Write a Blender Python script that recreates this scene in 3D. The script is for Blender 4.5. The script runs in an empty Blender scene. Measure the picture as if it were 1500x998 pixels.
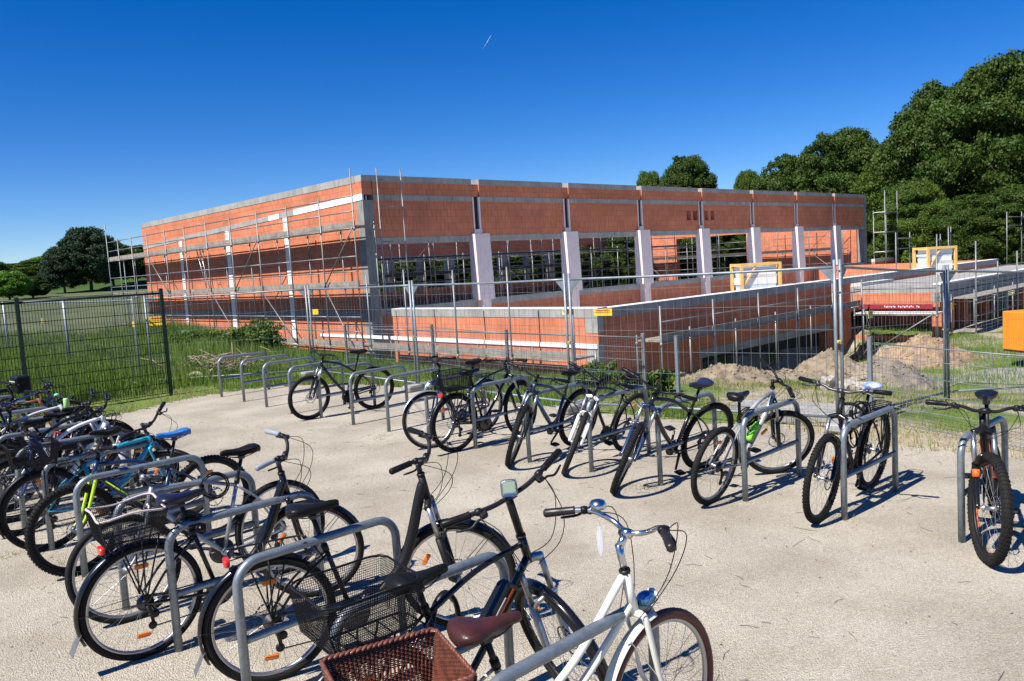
import bpy, math, random
import numpy as np
from mathutils import Matrix, Vector
random.seed(7); rng = np.random.default_rng(7)
R_ = math.radians
scene = bpy.context.scene
col = scene.collection

# ------------------------------------------------------------------ camera, sky, sun, exposure
CAM_H = 2.24; FOC = 1171.0
cam_d = bpy.data.cameras.new('camera'); cam = bpy.data.objects.new('camera', cam_d); col.objects.link(cam)
cam_d.sensor_width = 36; cam_d.lens = 36 * FOC / 1500; cam_d.clip_start = .05; cam_d.clip_end = 2000
cam.matrix_world = Matrix.Translation((0, 0, CAM_H)) @ Matrix.Rotation(math.pi/2 - R_(5.38), 4, 'X') @ Matrix.Rotation(R_(-3.47), 4, 'Z')
scene.camera = cam

SUN_AZ = R_(-129.5); SUN_EL = R_(51)          # azimuth towards the sun, measured from +Y to +X
world = bpy.data.worlds.new('World'); scene.world = world; world.use_nodes = True
nt = world.node_tree; bg = nt.nodes['Background']
sky = nt.nodes.new('ShaderNodeTexSky'); sky.sky_type = 'NISHITA'; sky.sun_disc = False
sky.sun_elevation = SUN_EL; sky.sun_rotation = SUN_AZ; sky.altitude = 100; sky.air_density = .8; sky.dust_density = 0.0; sky.ozone_density = 6.0
hs = nt.nodes.new('ShaderNodeHueSaturation'); hs.inputs['Saturation'].default_value = 1.34; hs.inputs['Value'].default_value = 1.42; hs.inputs['Hue'].default_value = .513
nt.links.new(sky.outputs[0], hs.inputs['Color']); nt.links.new(hs.outputs[0], bg.inputs[0]); bg.inputs[1].default_value = .058
sd = bpy.data.lights.new('sun', 'SUN'); sd.energy = 5.0; sd.angle = R_(.5); sd.color = (1, .95, .87)
sun = bpy.data.objects.new('sun', sd); col.objects.link(sun)
sv = Vector((math.sin(SUN_AZ)*math.cos(SUN_EL), math.cos(SUN_AZ)*math.cos(SUN_EL), math.sin(SUN_EL)))
sun.rotation_euler = sv.to_track_quat('Z', 'Y').to_euler()
vs = scene.view_settings; vs.view_transform = 'Standard'; vs.look = 'None'; vs.exposure = 0.68; vs.gamma = 1; vs.use_curve_mapping = False

# ------------------------------------------------------------------ helpers
AX = np.array([-.6862, .7274]); BX = np.array([.7274, .6862])       # the two building directions

def smooth(t): t = np.clip(t, 0, 1); return t*t*(3-2*t)
def gz(x, y):
    x = np.asarray(x, float); y = np.asarray(y, float)
    u = BX[0]*x + BX[1]*y; s = AX[0]*x + AX[1]*y
    k = smooth((s-6)/7.)
    left = -1.1*smooth((u-10.6)/4.8); right = -1.2*smooth((u-10.8)/9.5)
    z = right*(1-k) + left*k
    d = np.hypot(x, y)
    z = z + 2.5*smooth((d-32)/90.)*smooth((-x+10)/60.+.4)
    far = smooth((-x-2)/8.)*smooth((u-10)/3)*smooth((s-26)/6)
    z = z + far*.5
    z = z + 5.5*smooth((d-118)/70.)*smooth((-x-20)/30.)
    pit = smooth((s-9.3)/1.6)*smooth((u-19.5)/2)*smooth((13.6-s)/.1+1)*smooth((32-u)/2)
    z = z - .9*pit
    z = z + .03*np.sin(x*1.3+y*.7)*np.clip((u-9.5)/3, 0, 1)
    return z
def g(x, y): return float(gz(x, y))

_camM = np.array(cam.matrix_world.to_3x3())
def ray(u, v): return _camM @ np.array([(u-750)/FOC, -(v-499)/FOC, -1.])
def at(u, v, z=0.):                              # photo pixel -> point on a level plane
    d = ray(u, v); t = (z-CAM_H)/d[2]; return np.array([d[0]*t, d[1]*t, z])
def atY(u, v, Y):
    d = ray(u, v); t = Y/d[1]; return np.array([d[0]*t, Y, CAM_H + d[2]*t])
def atG(u, v):
    z = 0.
    for _ in range(12):
        p = at(u, v, z); z = .5*z + .5*g(p[0], p[1])
    return at(u, v, z)

MATS = {}
def mat(name, color, rough=.6, metal=0, bump=0, bscale=40, var=.12, vscale=6, coat=0, spec=.5, color2=None, obj=True, detail=4, trans=0):
    if name in MATS: return MATS[name]
    m = bpy.data.materials.new(name); m.use_nodes = True; MATS[name] = m
    N = m.node_tree.nodes; L = m.node_tree.links; p = N['Principled BSDF']
    p.inputs['Roughness'].default_value = rough; p.inputs['Metallic'].default_value = metal
    p.inputs['Coat Weight'].default_value = coat; p.inputs['Coat Roughness'].default_value = .1
    p.inputs['Specular IOR Level'].default_value = spec
    if trans: p.inputs['Transmission Weight'].default_value = trans
    c = tuple(color)+(1,)
    c2 = tuple(color2)+(1,) if color2 else tuple(max(0, x*(1-var*2)) for x in color)+(1,)
    tc = N.new('ShaderNodeTexCoord'); no = N.new('ShaderNodeTexNoise'); no.inputs['Scale'].default_value = vscale; no.inputs['Detail'].default_value = detail
    L.new(tc.outputs['Object'], no.inputs['Vector'])
    mx = N.new('ShaderNodeMix'); mx.data_type = 'RGBA'; mx.inputs[6].default_value = c2; mx.inputs[7].default_value = c
    rp = N.new('ShaderNodeMapRange'); rp.inputs[1].default_value = .3; rp.inputs[2].default_value = .62
    L.new(no.outputs[0], rp.inputs[0]); L.new(rp.outputs[0], mx.inputs[0]); L.new(mx.outputs[2], p.inputs['Base Color'])
    if bump:
        nb = N.new('ShaderNodeTexNoise'); nb.inputs['Scale'].default_value = bscale; nb.inputs['Detail'].default_value = 5
        b = N.new('ShaderNodeBump'); b.inputs['Strength'].default_value = min(1, bump); b.inputs['Distance'].default_value = .01*max(1, bump)
        L.new(tc.outputs['Object'], nb.inputs['Vector']); L.new(nb.outputs[0], b.inputs['Height']); L.new(b.outputs[0], p.inputs['Normal'])
    return m

class MB:
    def __init__(s): s.v = []; s.f = []; s.mi = []; s.sm = []; s.n = 0; s.mats = []
    def slot(s, m):
        if m is None: return 0
        if m not in s.mats: s.mats.append(m)
        return s.mats.index(m)
    def add(s, V, F, m=None, smooth=True):
        V = np.asarray(V, float).reshape(-1, 3); s.v.append(V); k = s.slot(m)
        for f in F: s.f.append(tuple(int(i)+s.n for i in f)); s.mi.append(k); s.sm.append(smooth)
        s.n += len(V)
    def box(s, c, d, m=None, rot=None, taper=1):
        c = np.array(c, float); h = np.array(d, float)/2
        V = np.array([[x, y, z] for z in (-1, 1) for y in (-1, 1) for x in (-1, 1)], float)
        V[4:, :2] *= taper; V = V*h
        if rot is not None: V = V @ np.array(rot).T
        s.add(V+c, [(0,2,3,1),(4,5,7,6),(0,1,5,4),(2,6,7,3),(0,4,6,2),(1,3,7,5)], m, False)
    def rbox(s, c, d, r, m=None, rot=None):      # box with bevelled vertical and top edges
        c = np.array(c, float); h = np.array(d, float)/2; r = min(r, h[0]*.99, h[1]*.99)
        pts = []
        for cx, cy, a0 in ((1,1,0),(-1,1,90),(-1,-1,180),(1,-1,270)):
            for t in (0, 30, 60, 90):
                a = R_(a0+t); pts.append(((h[0]-r)*cx+r*math.cos(a), (h[1]-r)*cy+r*math.sin(a)))
        P = np.array(pts); n = len(P); k = .6*r; rows = []
        for z, sc in ((-h[2], 1-k/max(h[0], h[1])), (-h[2]+k, 1), (h[2]-k, 1), (h[2], 1-k/max(h[0], h[1]))):
            rows.append(np.column_stack([P*sc, np.full(n, z)]))
        V = np.vstack(rows)
        if rot is not None: V = V @ np.array(rot).T
        F = [(j*n+i, j*n+(i+1) % n, (j+1)*n+(i+1) % n, (j+1)*n+i) for j in range(3) for i in range(n)]
        F += [tuple(range(n-1, -1, -1)), tuple(range(3*n, 4*n))]
        s.add(V+c, F, m, False)
    def tube(s, P, r, m=None, n=8, closed=False, caps=True, flat=1.0, smooth=True):
        P = np.asarray(P, float); k = len(P); r = np.full(k, r) if np.isscalar(r) else np.asarray(r, float)
        if closed: T = np.roll(P, -1, 0)-np.roll(P, 1, 0)
        else: T = np.gradient(P, axis=0)
        T /= np.linalg.norm(T, axis=1)[:, None]+1e-12
        u = np.cross(T[0], [0, 0, 1.]);
        if np.linalg.norm(u) < 1e-3: u = np.cross(T[0], [0, 1., 0])
        u /= np.linalg.norm(u); ang = np.arange(n)*2*math.pi/n; rings = []
        for i in range(k):
            u = u-T[i]*np.dot(u, T[i]); u /= np.linalg.norm(u)+1e-12; w = np.cross(T[i], u)
            rings.append(P[i]+r[i]*(np.cos(ang)[:, None]*u+np.sin(ang)[:, None]*w*flat))
        F = []; kk = k if closed else k-1
        for j in range(kk):
            a, b = j*n, ((j+1) % k)*n
            for i in range(n): F.append((a+i, a+(i+1) % n, b+(i+1) % n, b+i))
        if caps and not closed: F += [tuple(range(n-1, -1, -1)), tuple(range((k-1)*n, k*n))]
        s.add(np.vstack(rings), F, m, smooth)
    def lathe(s, prof, o, ax, m=None, n=16, smooth=True):     # prof: (radius, offset along ax)
        ax = np.array(ax, float); ax /= np.linalg.norm(ax); u = np.cross(ax, [0, 0, 1.])
        if np.linalg.norm(u) < 1e-3: u = np.array([1., 0, 0])
        u /= np.linalg.norm(u); w = np.cross(ax, u); ang = np.arange(n)*2*math.pi/n; V = []
        for r, h in prof: V.append(np.array(o)+ax*h+r*(np.cos(ang)[:, None]*u+np.sin(ang)[:, None]*w))
        F = [(j*n+i, j*n+(i+1) % n, (j+1)*n+(i+1) % n, (j+1)*n+i) for j in range(len(prof)-1) for i in range(n)]
        F += [tuple(range(n-1, -1, -1)), tuple(range((len(prof)-1)*n, len(prof)*n))]
        s.add(np.vstack(V), F, m, smooth)
    def grid(s, V, m=None, smooth=True):          # V: (nu, nv, 3)
        nu, nv = V.shape[:2]
        F = [(i*nv+j, (i+1)*nv+j, (i+1)*nv+j+1, i*nv+j+1) for i in range(nu-1) for j in range(nv-1)]
        s.add(V.reshape(-1, 3), F, m, smooth)
    def ell(s, c, rad, m=None, n=12, k=8, rot=None):
        th = np.linspace(0, math.pi, k+1); ph = np.arange(n+1)*2*math.pi/n
        V = np.array([[[math.sin(t)*math.cos(p), math.sin(t)*math.sin(p), math.cos(t)] for p in ph] for t in th])*np.array(rad)
        if rot is not None: V = V @ np.array(rot).T
        s.grid(V+np.array(c), m)
    def build(s, name, m=None, parent=None, M=None, loc=None):
        V = np.vstack(s.v) if s.v else np.zeros((0, 3))
        if M is not None: V = V @ np.array(M)[:3, :3].T + np.array(M)[:3, 3]
        me = bpy.data.meshes.new(name); me.from_pydata(V.tolist(), [], s.f)
        ms = s.mats if s.mats else [m]
        for q in ms: me.materials.append(q)
        me.polygons.foreach_set('material_index', s.mi); me.polygons.foreach_set('use_smooth', s.sm); me.update()
        o = bpy.data.objects.new(name, me); col.objects.link(o)
        if parent is not None: o.parent = parent
        if loc is not None: o.location = loc
        return o

def tag(o, label=None, cat=None, group=None, kind=None):
    if label: o['label'] = label
    if cat: o['category'] = cat
    if group: o['group'] = group
    if kind: o['kind'] = kind
    return o
def empty(name, loc=(0, 0, 0), rz=0):
    o = bpy.data.objects.new(name, None); o.empty_display_size = .2; col.objects.link(o); o.location = loc; o.rotation_euler = (0, 0, rz); return o
def cat(P, k=6):
    P = np.asarray(P, float); Q = np.vstack([2*P[0]-P[1], P, 2*P[-1]-P[-2]]); out = []
    for i in range(1, len(Q)-2):
        for t in np.arange(k)/k:
            out.append(.5*((2*Q[i])+(-Q[i-1]+Q[i+1])*t+(2*Q[i-1]-5*Q[i]+4*Q[i+1]-Q[i+2])*t*t+(-Q[i-1]+3*Q[i]-3*Q[i+1]+Q[i+2])*t**3))
    out.append(P[-1]); return np.array(out)
def text_mesh(body, size, m, parent, M, name='lettering', ext=.0006):
    c = bpy.data.curves.new(name, 'FONT'); c.body = body; c.size = size; c.extrude = ext; c.align_x = 'CENTER'; c.align_y = 'CENTER'
    t = bpy.data.objects.new(name, c); me = bpy.data.meshes.new_from_object(t); bpy.data.objects.remove(t)
    me.materials.clear(); me.materials.append(m)
    o = bpy.data.objects.new(name, me); col.objects.link(o); o.parent = parent; o.matrix_local = M; return o

# ------------------------------------------------------------------ materials
def brick_mat(name, c1, c2, mortar, bw=.38, bh=.25, msize=.008, rough=.85, rib=True):
    m = bpy.data.materials.new(name); m.use_nodes = True; N = m.node_tree.nodes; L = m.node_tree.links; p = N['Principled BSDF']
    p.inputs['Roughness'].default_value = rough; p.inputs['Specular IOR Level'].default_value = .2
    tc = N.new('ShaderNodeTexCoord'); sp = N.new('ShaderNodeSeparateXYZ'); ad = N.new('ShaderNodeMath'); ad.operation = 'ADD'; cb = N.new('ShaderNodeCombineXYZ')
    L.new(tc.outputs['Object'], sp.inputs[0]); L.new(sp.outputs[0], ad.inputs[0]); L.new(sp.outputs[1], ad.inputs[1]); L.new(ad.outputs[0], cb.inputs[0]); L.new(sp.outputs[2], cb.inputs[1])
    b = N.new('ShaderNodeTexBrick'); b.inputs['Scale'].default_value = 1; b.inputs['Brick Width'].default_value = bw; b.inputs['Row Height'].default_value = bh
    b.inputs['Mortar Size'].default_value = msize; b.inputs['Mortar Smooth'].default_value = .3; b.inputs['Bias'].default_value = 0
    b.inputs['Color1'].default_value = (*c1, 1); b.inputs['Color2'].default_value = (*c2, 1); b.inputs['Mortar'].default_value = (*mortar, 1)
    L.new(cb.outputs[0], b.inputs['Vector'])
    n1 = N.new('ShaderNodeTexNoise'); n1.inputs['Scale'].default_value = .7; n1.inputs['Detail'].default_value = 6
    L.new(tc.outputs['Object'], n1.inputs['Vector'])
    mp = N.new('ShaderNodeMapping'); mp.inputs['Scale'].default_value = (9, 9, 1.2); n2 = N.new('ShaderNodeTexNoise'); n2.inputs['Scale'].default_value = 1.6; n2.inputs['Detail'].default_value = 3
    L.new(tc.outputs['Object'], mp.inputs[0]); L.new(mp.outputs[0], n2.inputs['Vector'])
    r1 = N.new('ShaderNodeMapRange'); r1.inputs[1].default_value = .3; r1.inputs[2].default_value = .7; r1.inputs[3].default_value = .82; r1.inputs[4].default_value = 1.14
    r2 = N.new('ShaderNodeMapRange'); r2.inputs[1].default_value = .3; r2.inputs[2].default_value = .7; r2.inputs[3].default_value = .8; r2.inputs[4].default_value = 1.15
    L.new(n1.outputs[0], r1.inputs[0]); L.new(n2.outputs[0], r2.inputs[0])
    mu = N.new('ShaderNodeMath'); mu.operation = 'MULTIPLY'; L.new(r1.outputs[0], mu.inputs[0]); L.new(r2.outputs[0], mu.inputs[1])
    vm = N.new('ShaderNodeVectorMath'); vm.operation = 'SCALE'; L.new(b.outputs['Color'], vm.inputs[0]); L.new(mu.outputs[0], vm.inputs['Scale'])
    n3 = N.new('ShaderNodeTexNoise'); n3.inputs['Scale'].default_value = 1.9; n3.inputs['Detail'].default_value = 9; n3.inputs['Roughness'].default_value = .75; L.new(tc.outputs['Object'], n3.inputs['Vector'])
    r3 = N.new('ShaderNodeMapRange'); r3.inputs[1].default_value = .6; r3.inputs[2].default_value = .78; r3.inputs[4].default_value = .55; L.new(n3.outputs[0], r3.inputs[0])
    mm_ = N.new('ShaderNodeMix'); mm_.data_type = 'RGBA'; mm_.inputs[7].default_value = (.5, .33, .26, 1); L.new(vm.outputs[0], mm_.inputs[6]); L.new(r3.outputs[0], mm_.inputs[0]); L.new(mm_.outputs[2], p.inputs['Base Color'])
    bp = N.new('ShaderNodeBump'); bp.inputs['Strength'].default_value = .6; bp.inputs['Distance'].default_value = .01; bp.invert = True
    wv = N.new('ShaderNodeTexWave'); wv.bands_direction = 'X'; wv.inputs['Scale'].default_value = 12; L.new(cb.outputs[0], wv.inputs['Vector'])
    a2 = N.new('ShaderNodeMath'); a2.operation = 'MULTIPLY_ADD'; a2.inputs[1].default_value = .25; L.new(wv.outputs['Fac'], a2.inputs[0]); L.new(b.outputs['Fac'], a2.inputs[2])
    L.new(a2.outputs[0], bp.inputs['Height']); L.new(bp.outputs[0], p.inputs['Normal'])
    MATS[name] = m; return m
brick = brick_mat('clay_block', (.58, .21, .115), (.53, .18, .095), (.42, .135, .075))
conc = mat('concrete', (.36, .35, .325), .9, bump=.3, bscale=30, var=.14, vscale=1.5)
conc_d = mat('dark_concrete', (.26, .26, .245), .9, bump=.3, bscale=30, var=.14, vscale=2)
conc_l = mat('pale_concrete', (.62, .61, .57), .9, bump=.2, bscale=25, var=.08, vscale=2)
xps = mat('pink_insulation', (.78, .66, .64), .8, var=.04, vscale=3)
xps_w = mat('white_insulation', (.85, .84, .84), .8, var=.04, vscale=2)
dark_void = mat('void_shade_black', (.02, .02, .022), .9)  # near-black colour painting the darkness inside open slots and openings
zinc = mat('galvanised_steel', (.24, .28, .31), .42, metal=.5, var=.12, vscale=25, bump=.08, bscale=120)
zinc_s = mat('scaffold_steel', (.27, .28, .28), .5, metal=.5, var=.2, vscale=5)
zinc_f = mat('fence_steel', (.24, .28, .31), .5, metal=.4, var=.15, vscale=7)
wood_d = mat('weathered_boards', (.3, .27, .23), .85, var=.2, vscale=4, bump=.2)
wood_dk = mat('shade_dark_boards', (.06, .05, .045), .85, var=.2, vscale=4)  # deck boards darkened in colour to give the hall interior its shade
wood_y = mat('yellow_timber', (.72, .45, .14), .7, var=.1, vscale=5)
green_p = mat('green_fence_paint', (.006, .024, .014), .4, var=.1)
yellow = mat('yellow_plastic', (.85, .52, .02), .5, var=.03)
orange = mat('orange_plastic', (.85, .27, .02), .45, var=.05)
blackp = mat('black_plastic', (.010, .010, .011), .36, spec=.16, var=.1)
rubber = mat('tyre_rubber', (.013, .0125, .012), .8, spec=.25, var=.2, vscale=30, bump=.2, bscale=150)
rubber_br = mat('brown_rubber', (.11, .03, .018), .6, var=.15, vscale=30)
blackm = mat('black_paint', (.008, .008, .009), .25, coat=.3, spec=.4, var=.1)
blackmatt = mat('matt_black_paint', (.010, .010, .011), .45, spec=.35, var=.1)
alu = mat('polished_aluminium', (.62, .63, .65), .22, metal=1, var=.05)
alu_m = mat('brushed_aluminium', (.45, .46, .48), .4, metal=.9, var=.06)
steel_d = mat('dark_steel', (.1, .1, .105), .4, metal=.8, var=.15, vscale=40)
red_r = mat('red_reflector', (.7, .02, .015), .2, coat=.6)
orange_r = mat('orange_reflector', (.85, .2, .01), .25, coat=.6)
white_p = mat('white_paint', (.75, .75, .74), .25, coat=.4, var=.04)

def leaf_mat(name, c1, c2):
    m = bpy.data.materials.new(name); m.use_nodes = True; N = m.node_tree.nodes; L = m.node_tree.links; p = N['Principled BSDF']
    p.inputs['Roughness'].default_value = .55; p.inputs['Specular IOR Level'].default_value = .25
    tc = N.new('ShaderNodeTexCoord'); n = N.new('ShaderNodeTexNoise'); n.inputs['Scale'].default_value = .35; n.inputs['Detail'].default_value = 8; n.inputs['Roughness'].default_value = .7
    L.new(tc.outputs['Object'], n.inputs['Vector'])
    mx = N.new('ShaderNodeMix'); mx.data_type = 'RGBA'; mx.inputs[6].default_value = (*c1, 1); mx.inputs[7].default_value = (*c2, 1)
    r = N.new('ShaderNodeMapRange'); r.inputs[1].default_value = .35; r.inputs[2].default_value = .65; L.new(n.outputs[0], r.inputs[0]); L.new(r.outputs[0], mx.inputs[0])
    L.new(mx.outputs[2], p.inputs['Base Color'])
    tr = N.new('ShaderNodeBsdfTranslucent'); L.new(mx.outputs[2], tr.inputs[0]); ms = N.new('ShaderNodeMixShader'); ms.inputs[0].default_value = .25
    L.new(p.outputs[0], ms.inputs[1]); L.new(tr.outputs[0], ms.inputs[2]); L.new(ms.outputs[0], N['Material Output'].inputs[0])
    MATS[name] = m; return m
leaf_dark = leaf_mat('dark_foliage', (.028, .058, .008), (.085, .14, .018))
leaf_mid = leaf_mat('mid_foliage', (.045, .09, .012), (.13, .2, .025))
leaf_bright = leaf_mat('bright_foliage', (.1, .22, .02), (.17, .32, .04))
leaf_blue = leaf_mat('greyish_foliage', (.022, .05, .022), (.05, .09, .035))
grass_m = leaf_mat('grass_blades', (.085, .16, .022), (.21, .30, .055))
grass_dry = leaf_mat('dry_grass_blades', (.2, .22, .07), (.36, .32, .14))
bark = mat('bark', (.1, .075, .05), .9, bump=.5, bscale=8, var=.2)

# ------------------------------------------------------------------ ground
def ground_mat():
    m = bpy.data.materials.new('rough_ground'); m.use_nodes = True; N = m.node_tree.nodes; L = m.node_tree.links; p = N['Principled BSDF']
    p.inputs['Roughness'].default_value = .95; p.inputs['Specular IOR Level'].default_value = .1
    geo = N.new('ShaderNodeNewGeometry'); sp = N.new('ShaderNodeSeparateXYZ'); L.new(geo.outputs['Position'], sp.inputs[0])
    def noise(s, d=5):
        n = N.new('ShaderNodeTexNoise'); n.inputs['Scale'].default_value = s; n.inputs['Detail'].default_value = d; L.new(geo.outputs['Position'], n.inputs['Vector']); return n
    def mixc(a, b, f):
        x = N.new('ShaderNodeMix'); x.data_type = 'RGBA'
        for k, q in ((6, a), (7, b)):
            if isinstance(q, tuple): x.inputs[k].default_value = (*q, 1)
            else: L.new(q, x.inputs[k])
        L.new(f, x.inputs[0]); return x.outputs[2]
    def mr(i, a, b):
        r = N.new('ShaderNodeMapRange'); r.inputs[1].default_value = a; r.inputs[2].default_value = b; L.new(i, r.inputs[0]); return r.outputs[0]
    g1 = mixc((.06, .11, .02), (.14, .2, .04), mr(noise(.8).outputs[0], .35, .65))
    g2 = mixc(g1, (.2, .19, .09), mr(noise(6).outputs[0], .5, .75))
    dirt = mixc((.3, .25, .18), (.4, .34, .25), mr(noise(3).outputs[0], .35, .65))
    # right-hand yard: mostly bare earth with patches of green
    s = N.new('ShaderNodeMath'); s.operation = 'MULTIPLY'; s.inputs[1].default_value = 1; L.new(sp.outputs[0], s.inputs[0])
    right = mr(s.outputs[0], 0.5, 3.5); ms = N.new('ShaderNodeMath'); ms.operation = 'MULTIPLY'; L.new(right, ms.inputs[0]); L.new(mr(noise(.55).outputs[0], .42, .54), ms.inputs[1])
    c = mixc(g2, dirt, ms.outputs[0])
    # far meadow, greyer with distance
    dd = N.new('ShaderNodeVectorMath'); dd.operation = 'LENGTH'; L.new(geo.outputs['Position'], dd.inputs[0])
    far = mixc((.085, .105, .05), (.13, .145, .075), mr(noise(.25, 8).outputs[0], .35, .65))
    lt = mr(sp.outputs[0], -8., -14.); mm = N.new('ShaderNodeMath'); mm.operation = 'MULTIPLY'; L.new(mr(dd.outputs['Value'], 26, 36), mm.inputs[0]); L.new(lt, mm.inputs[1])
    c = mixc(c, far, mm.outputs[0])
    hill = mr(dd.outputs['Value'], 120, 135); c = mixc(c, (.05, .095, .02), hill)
    L.new(c, p.inputs['Base Color'])
    bp = N.new('ShaderNodeBump'); bp.inputs['Strength'].default_value = 1; bp.inputs['Distance'].default_value = .04; L.new(noise(14, 8).outputs[0], bp.inputs['Height']); L.new(bp.outputs[0], p.inputs['Normal'])
    return m
def sheet(name, xs, ys, m, dz=0.):
    X, Y = np.meshgrid(xs, ys, indexing='ij'); Z = gz(X, Y)+dz
    mb = MB(); mb.grid(np.dstack([X, Y, Z]), m); return mb.build(name)
far_c = np.concatenate([-np.geomspace(900, 42, 26), np.arange(-40, 60, .7), np.geomspace(62, 900, 22)])
far_y = np.concatenate([-np.geomspace(400, 12, 8), np.arange(-8, 70, .7), np.geomspace(72, 1200, 26)])
tag(sheet('ground', far_c, far_y, ground_mat(), -.012), kind='structure')

def streaks(m, dark=.55, sc=(1.2, 1.2, .25)):
    N = m.node_tree.nodes; L = m.node_tree.links; p = N['Principled BSDF']; src = p.inputs['Base Color'].links[0].from_socket
    tc = N.new('ShaderNodeTexCoord'); mp = N.new('ShaderNodeMapping'); mp.inputs['Scale'].default_value = sc; n = N.new('ShaderNodeTexNoise'); n.inputs['Scale'].default_value = 5; n.inputs['Detail'].default_value = 8; n.inputs['Roughness'].default_value = .7
    L.new(tc.outputs['Object'], mp.inputs[0]); L.new(mp.outputs[0], n.inputs['Vector']); r = N.new('ShaderNodeMapRange'); r.inputs[1].default_value = .5; r.inputs[2].default_value = .72; r.inputs[3].default_value = 1; r.inputs[4].default_value = dark; L.new(n.outputs[0], r.inputs[0])
    v = N.new('ShaderNodeVectorMath'); v.operation = 'SCALE'; L.new(src, v.inputs[0]); L.new(r.outputs[0], v.inputs['Scale']); L.new(v.outputs[0], p.inputs['Base Color'])
for m_ in (conc, conc_d, conc_l): streaks(m_)
streaks(xps, .86, (3, 3, 1)); streaks(zinc, .75, (6, 6, 6)); streaks(zinc_s, .6, (2, 2, 2))
def gravel_mat():
    m = bpy.data.materials.new('fine_gravel'); m.use_nodes = True; N = m.node_tree.nodes; L = m.node_tree.links; p = N['Principled BSDF']
    p.inputs['Roughness'].default_value = .95; p.inputs['Specular IOR Level'].default_value = .15
    geo = N.new('ShaderNodeNewGeometry')
    def noise(s, d=5, ro=.5):
        n = N.new('ShaderNodeTexNoise'); n.inputs['Scale'].default_value = s; n.inputs['Detail'].default_value = d; n.inputs['Roughness'].default_value = ro; L.new(geo.outputs['Position'], n.inputs['Vector']); return n.outputs[0]
    def mr(i, a, b, c=0, d=1):
        r = N.new('ShaderNodeMapRange'); r.inputs[1].default_value = a; r.inputs[2].default_value = b; r.inputs[3].default_value = c; r.inputs[4].default_value = d; L.new(i, r.inputs[0]); return r.outputs[0]
    vo = N.new('ShaderNodeTexVoronoi'); vo.inputs['Scale'].default_value = 95; L.new(geo.outputs['Position'], vo.inputs['Vector'])
    mx = N.new('ShaderNodeMix'); mx.data_type = 'RGBA'; mx.inputs[6].default_value = (.355, .315, .25, 1); mx.inputs[7].default_value = (.48, .435, .355, 1); L.new(mr(noise(.9, 6), .35, .65), mx.inputs[0])
    m2 = N.new('ShaderNodeMix'); m2.data_type = 'RGBA'; m2.blend_type = 'MULTIPLY'; m2.inputs[0].default_value = 1; L.new(mx.outputs[2], m2.inputs[6])
    gr = N.new('ShaderNodeCombineXYZ'); v = mr(noise(110, 3, .85), .32, .68, .7, 1.26)
    v2 = N.new('ShaderNodeSeparateColor'); L.new(vo.outputs['Color'], v2.inputs[0]); w = mr(v2.outputs[0], 0, 1, .82, 1.15)
    mu = N.new('ShaderNodeMath'); mu.operation = 'MULTIPLY'; L.new(v, mu.inputs[0]); L.new(w, mu.inputs[1])
    for k in range(3): L.new(mu.outputs[0], gr.inputs[k])
    L.new(gr.outputs[0], m2.inputs[7])
    m3 = N.new('ShaderNodeMix'); m3.data_type = 'RGBA'; m3.inputs[7].default_value = (.27, .225, .165, 1); L.new(m2.outputs[2], m3.inputs[6]); L.new(mr(noise(1.3, 9, .75), .5, .74, 0, .6), m3.inputs[0])
    L.new(m3.outputs[2], p.inputs['Base Color'])
    bp = N.new('ShaderNodeBump'); bp.inputs['Strength'].default_value = .9; bp.inputs['Distance'].default_value = .009
    ad = N.new('ShaderNodeMath'); ad.operation = 'ADD'; L.new(vo.outputs['Distance'], ad.inputs[0]); L.new(noise(60, 4), ad.inputs[1]); L.new(ad.outputs[0], bp.inputs['Height'])
    L.new(bp.outputs[0], p.inputs['Normal']); return m
gravel = gravel_mat()
edge_px = [(180,606),(240,592),(300,580),(400,567),(490,564),(570,566),(700,584),(900,607),(1180,632),(1290,650),(1420,665),(1499,672)]
E_ = [at(*p)[:2] for p in edge_px]
E_ = [np.array([-30, 6.5]), np.array([-14., 9.6]), np.array([-9.3, 12.6])] + E_ + [np.array([7.5, 5.9]), np.array([16, 0.])]
EC = cat(np.array([[*e, 0] for e in E_]), 14)[:, :2]
def edge_dist(x, y):           # positive on the gravel side
    d = EC-np.array([x, y]); i = int(np.argmin((d**2).sum(1))); i = min(i, len(EC)-2); t = EC[i+1]-EC[i]; q = np.array([x, y])-EC[i]
    return -(t[0]*q[1]-t[1]*q[0])/np.linalg.norm(t)
loop = []
for i, e in enumerate(EC):
    t = EC[min(i+1, len(EC)-1)]-EC[max(i-1, 0)]; t /= np.linalg.norm(t)+1e-9; nrm = np.array([-t[1], t[0]])
    e2 = e + nrm*(.09*math.sin(i*1.7)+.05*math.sin(i*4.1)+rng.normal()*.03); loop.append([e2[0], e2[1], .006])
loop += [[16, -14, .006], [-30, -14, .006]]
mb = MB(); mb.add(loop, [tuple(range(len(loop)))], gravel, False); tag(mb.build('gravel_yard'), kind='structure')

# ------------------------------------------------------------------ the hall shell (local x along BX, y along AX)
C0 = np.array([-4.938, 28.4]); HROT = math.atan2(BX[1], BX[0])
hall = empty('unfinished_brick_hall', (C0[0], C0[1], 0), HROT)
tag(hall, 'long roofless hall shell of orange clay blocks with pale piers and concrete bands', 'building')
def P_(name, parent, boxes, m, lab=None):
    mb = MB()
    for x0, x1, y0, y1, z0, z1 in boxes: mb.box(((x0+x1)/2, (y0+y1)/2, (z0+z1)/2), (abs(x1-x0), abs(y1-y0), abs(z1-z0)), m)
    o = mb.build(name, m, parent)
    if lab: o['label'] = lab
    return o
BAY = 5.28; NB = 8; LEN = BAY*NB-.25; WID = 21.75; TW = .42
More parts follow.
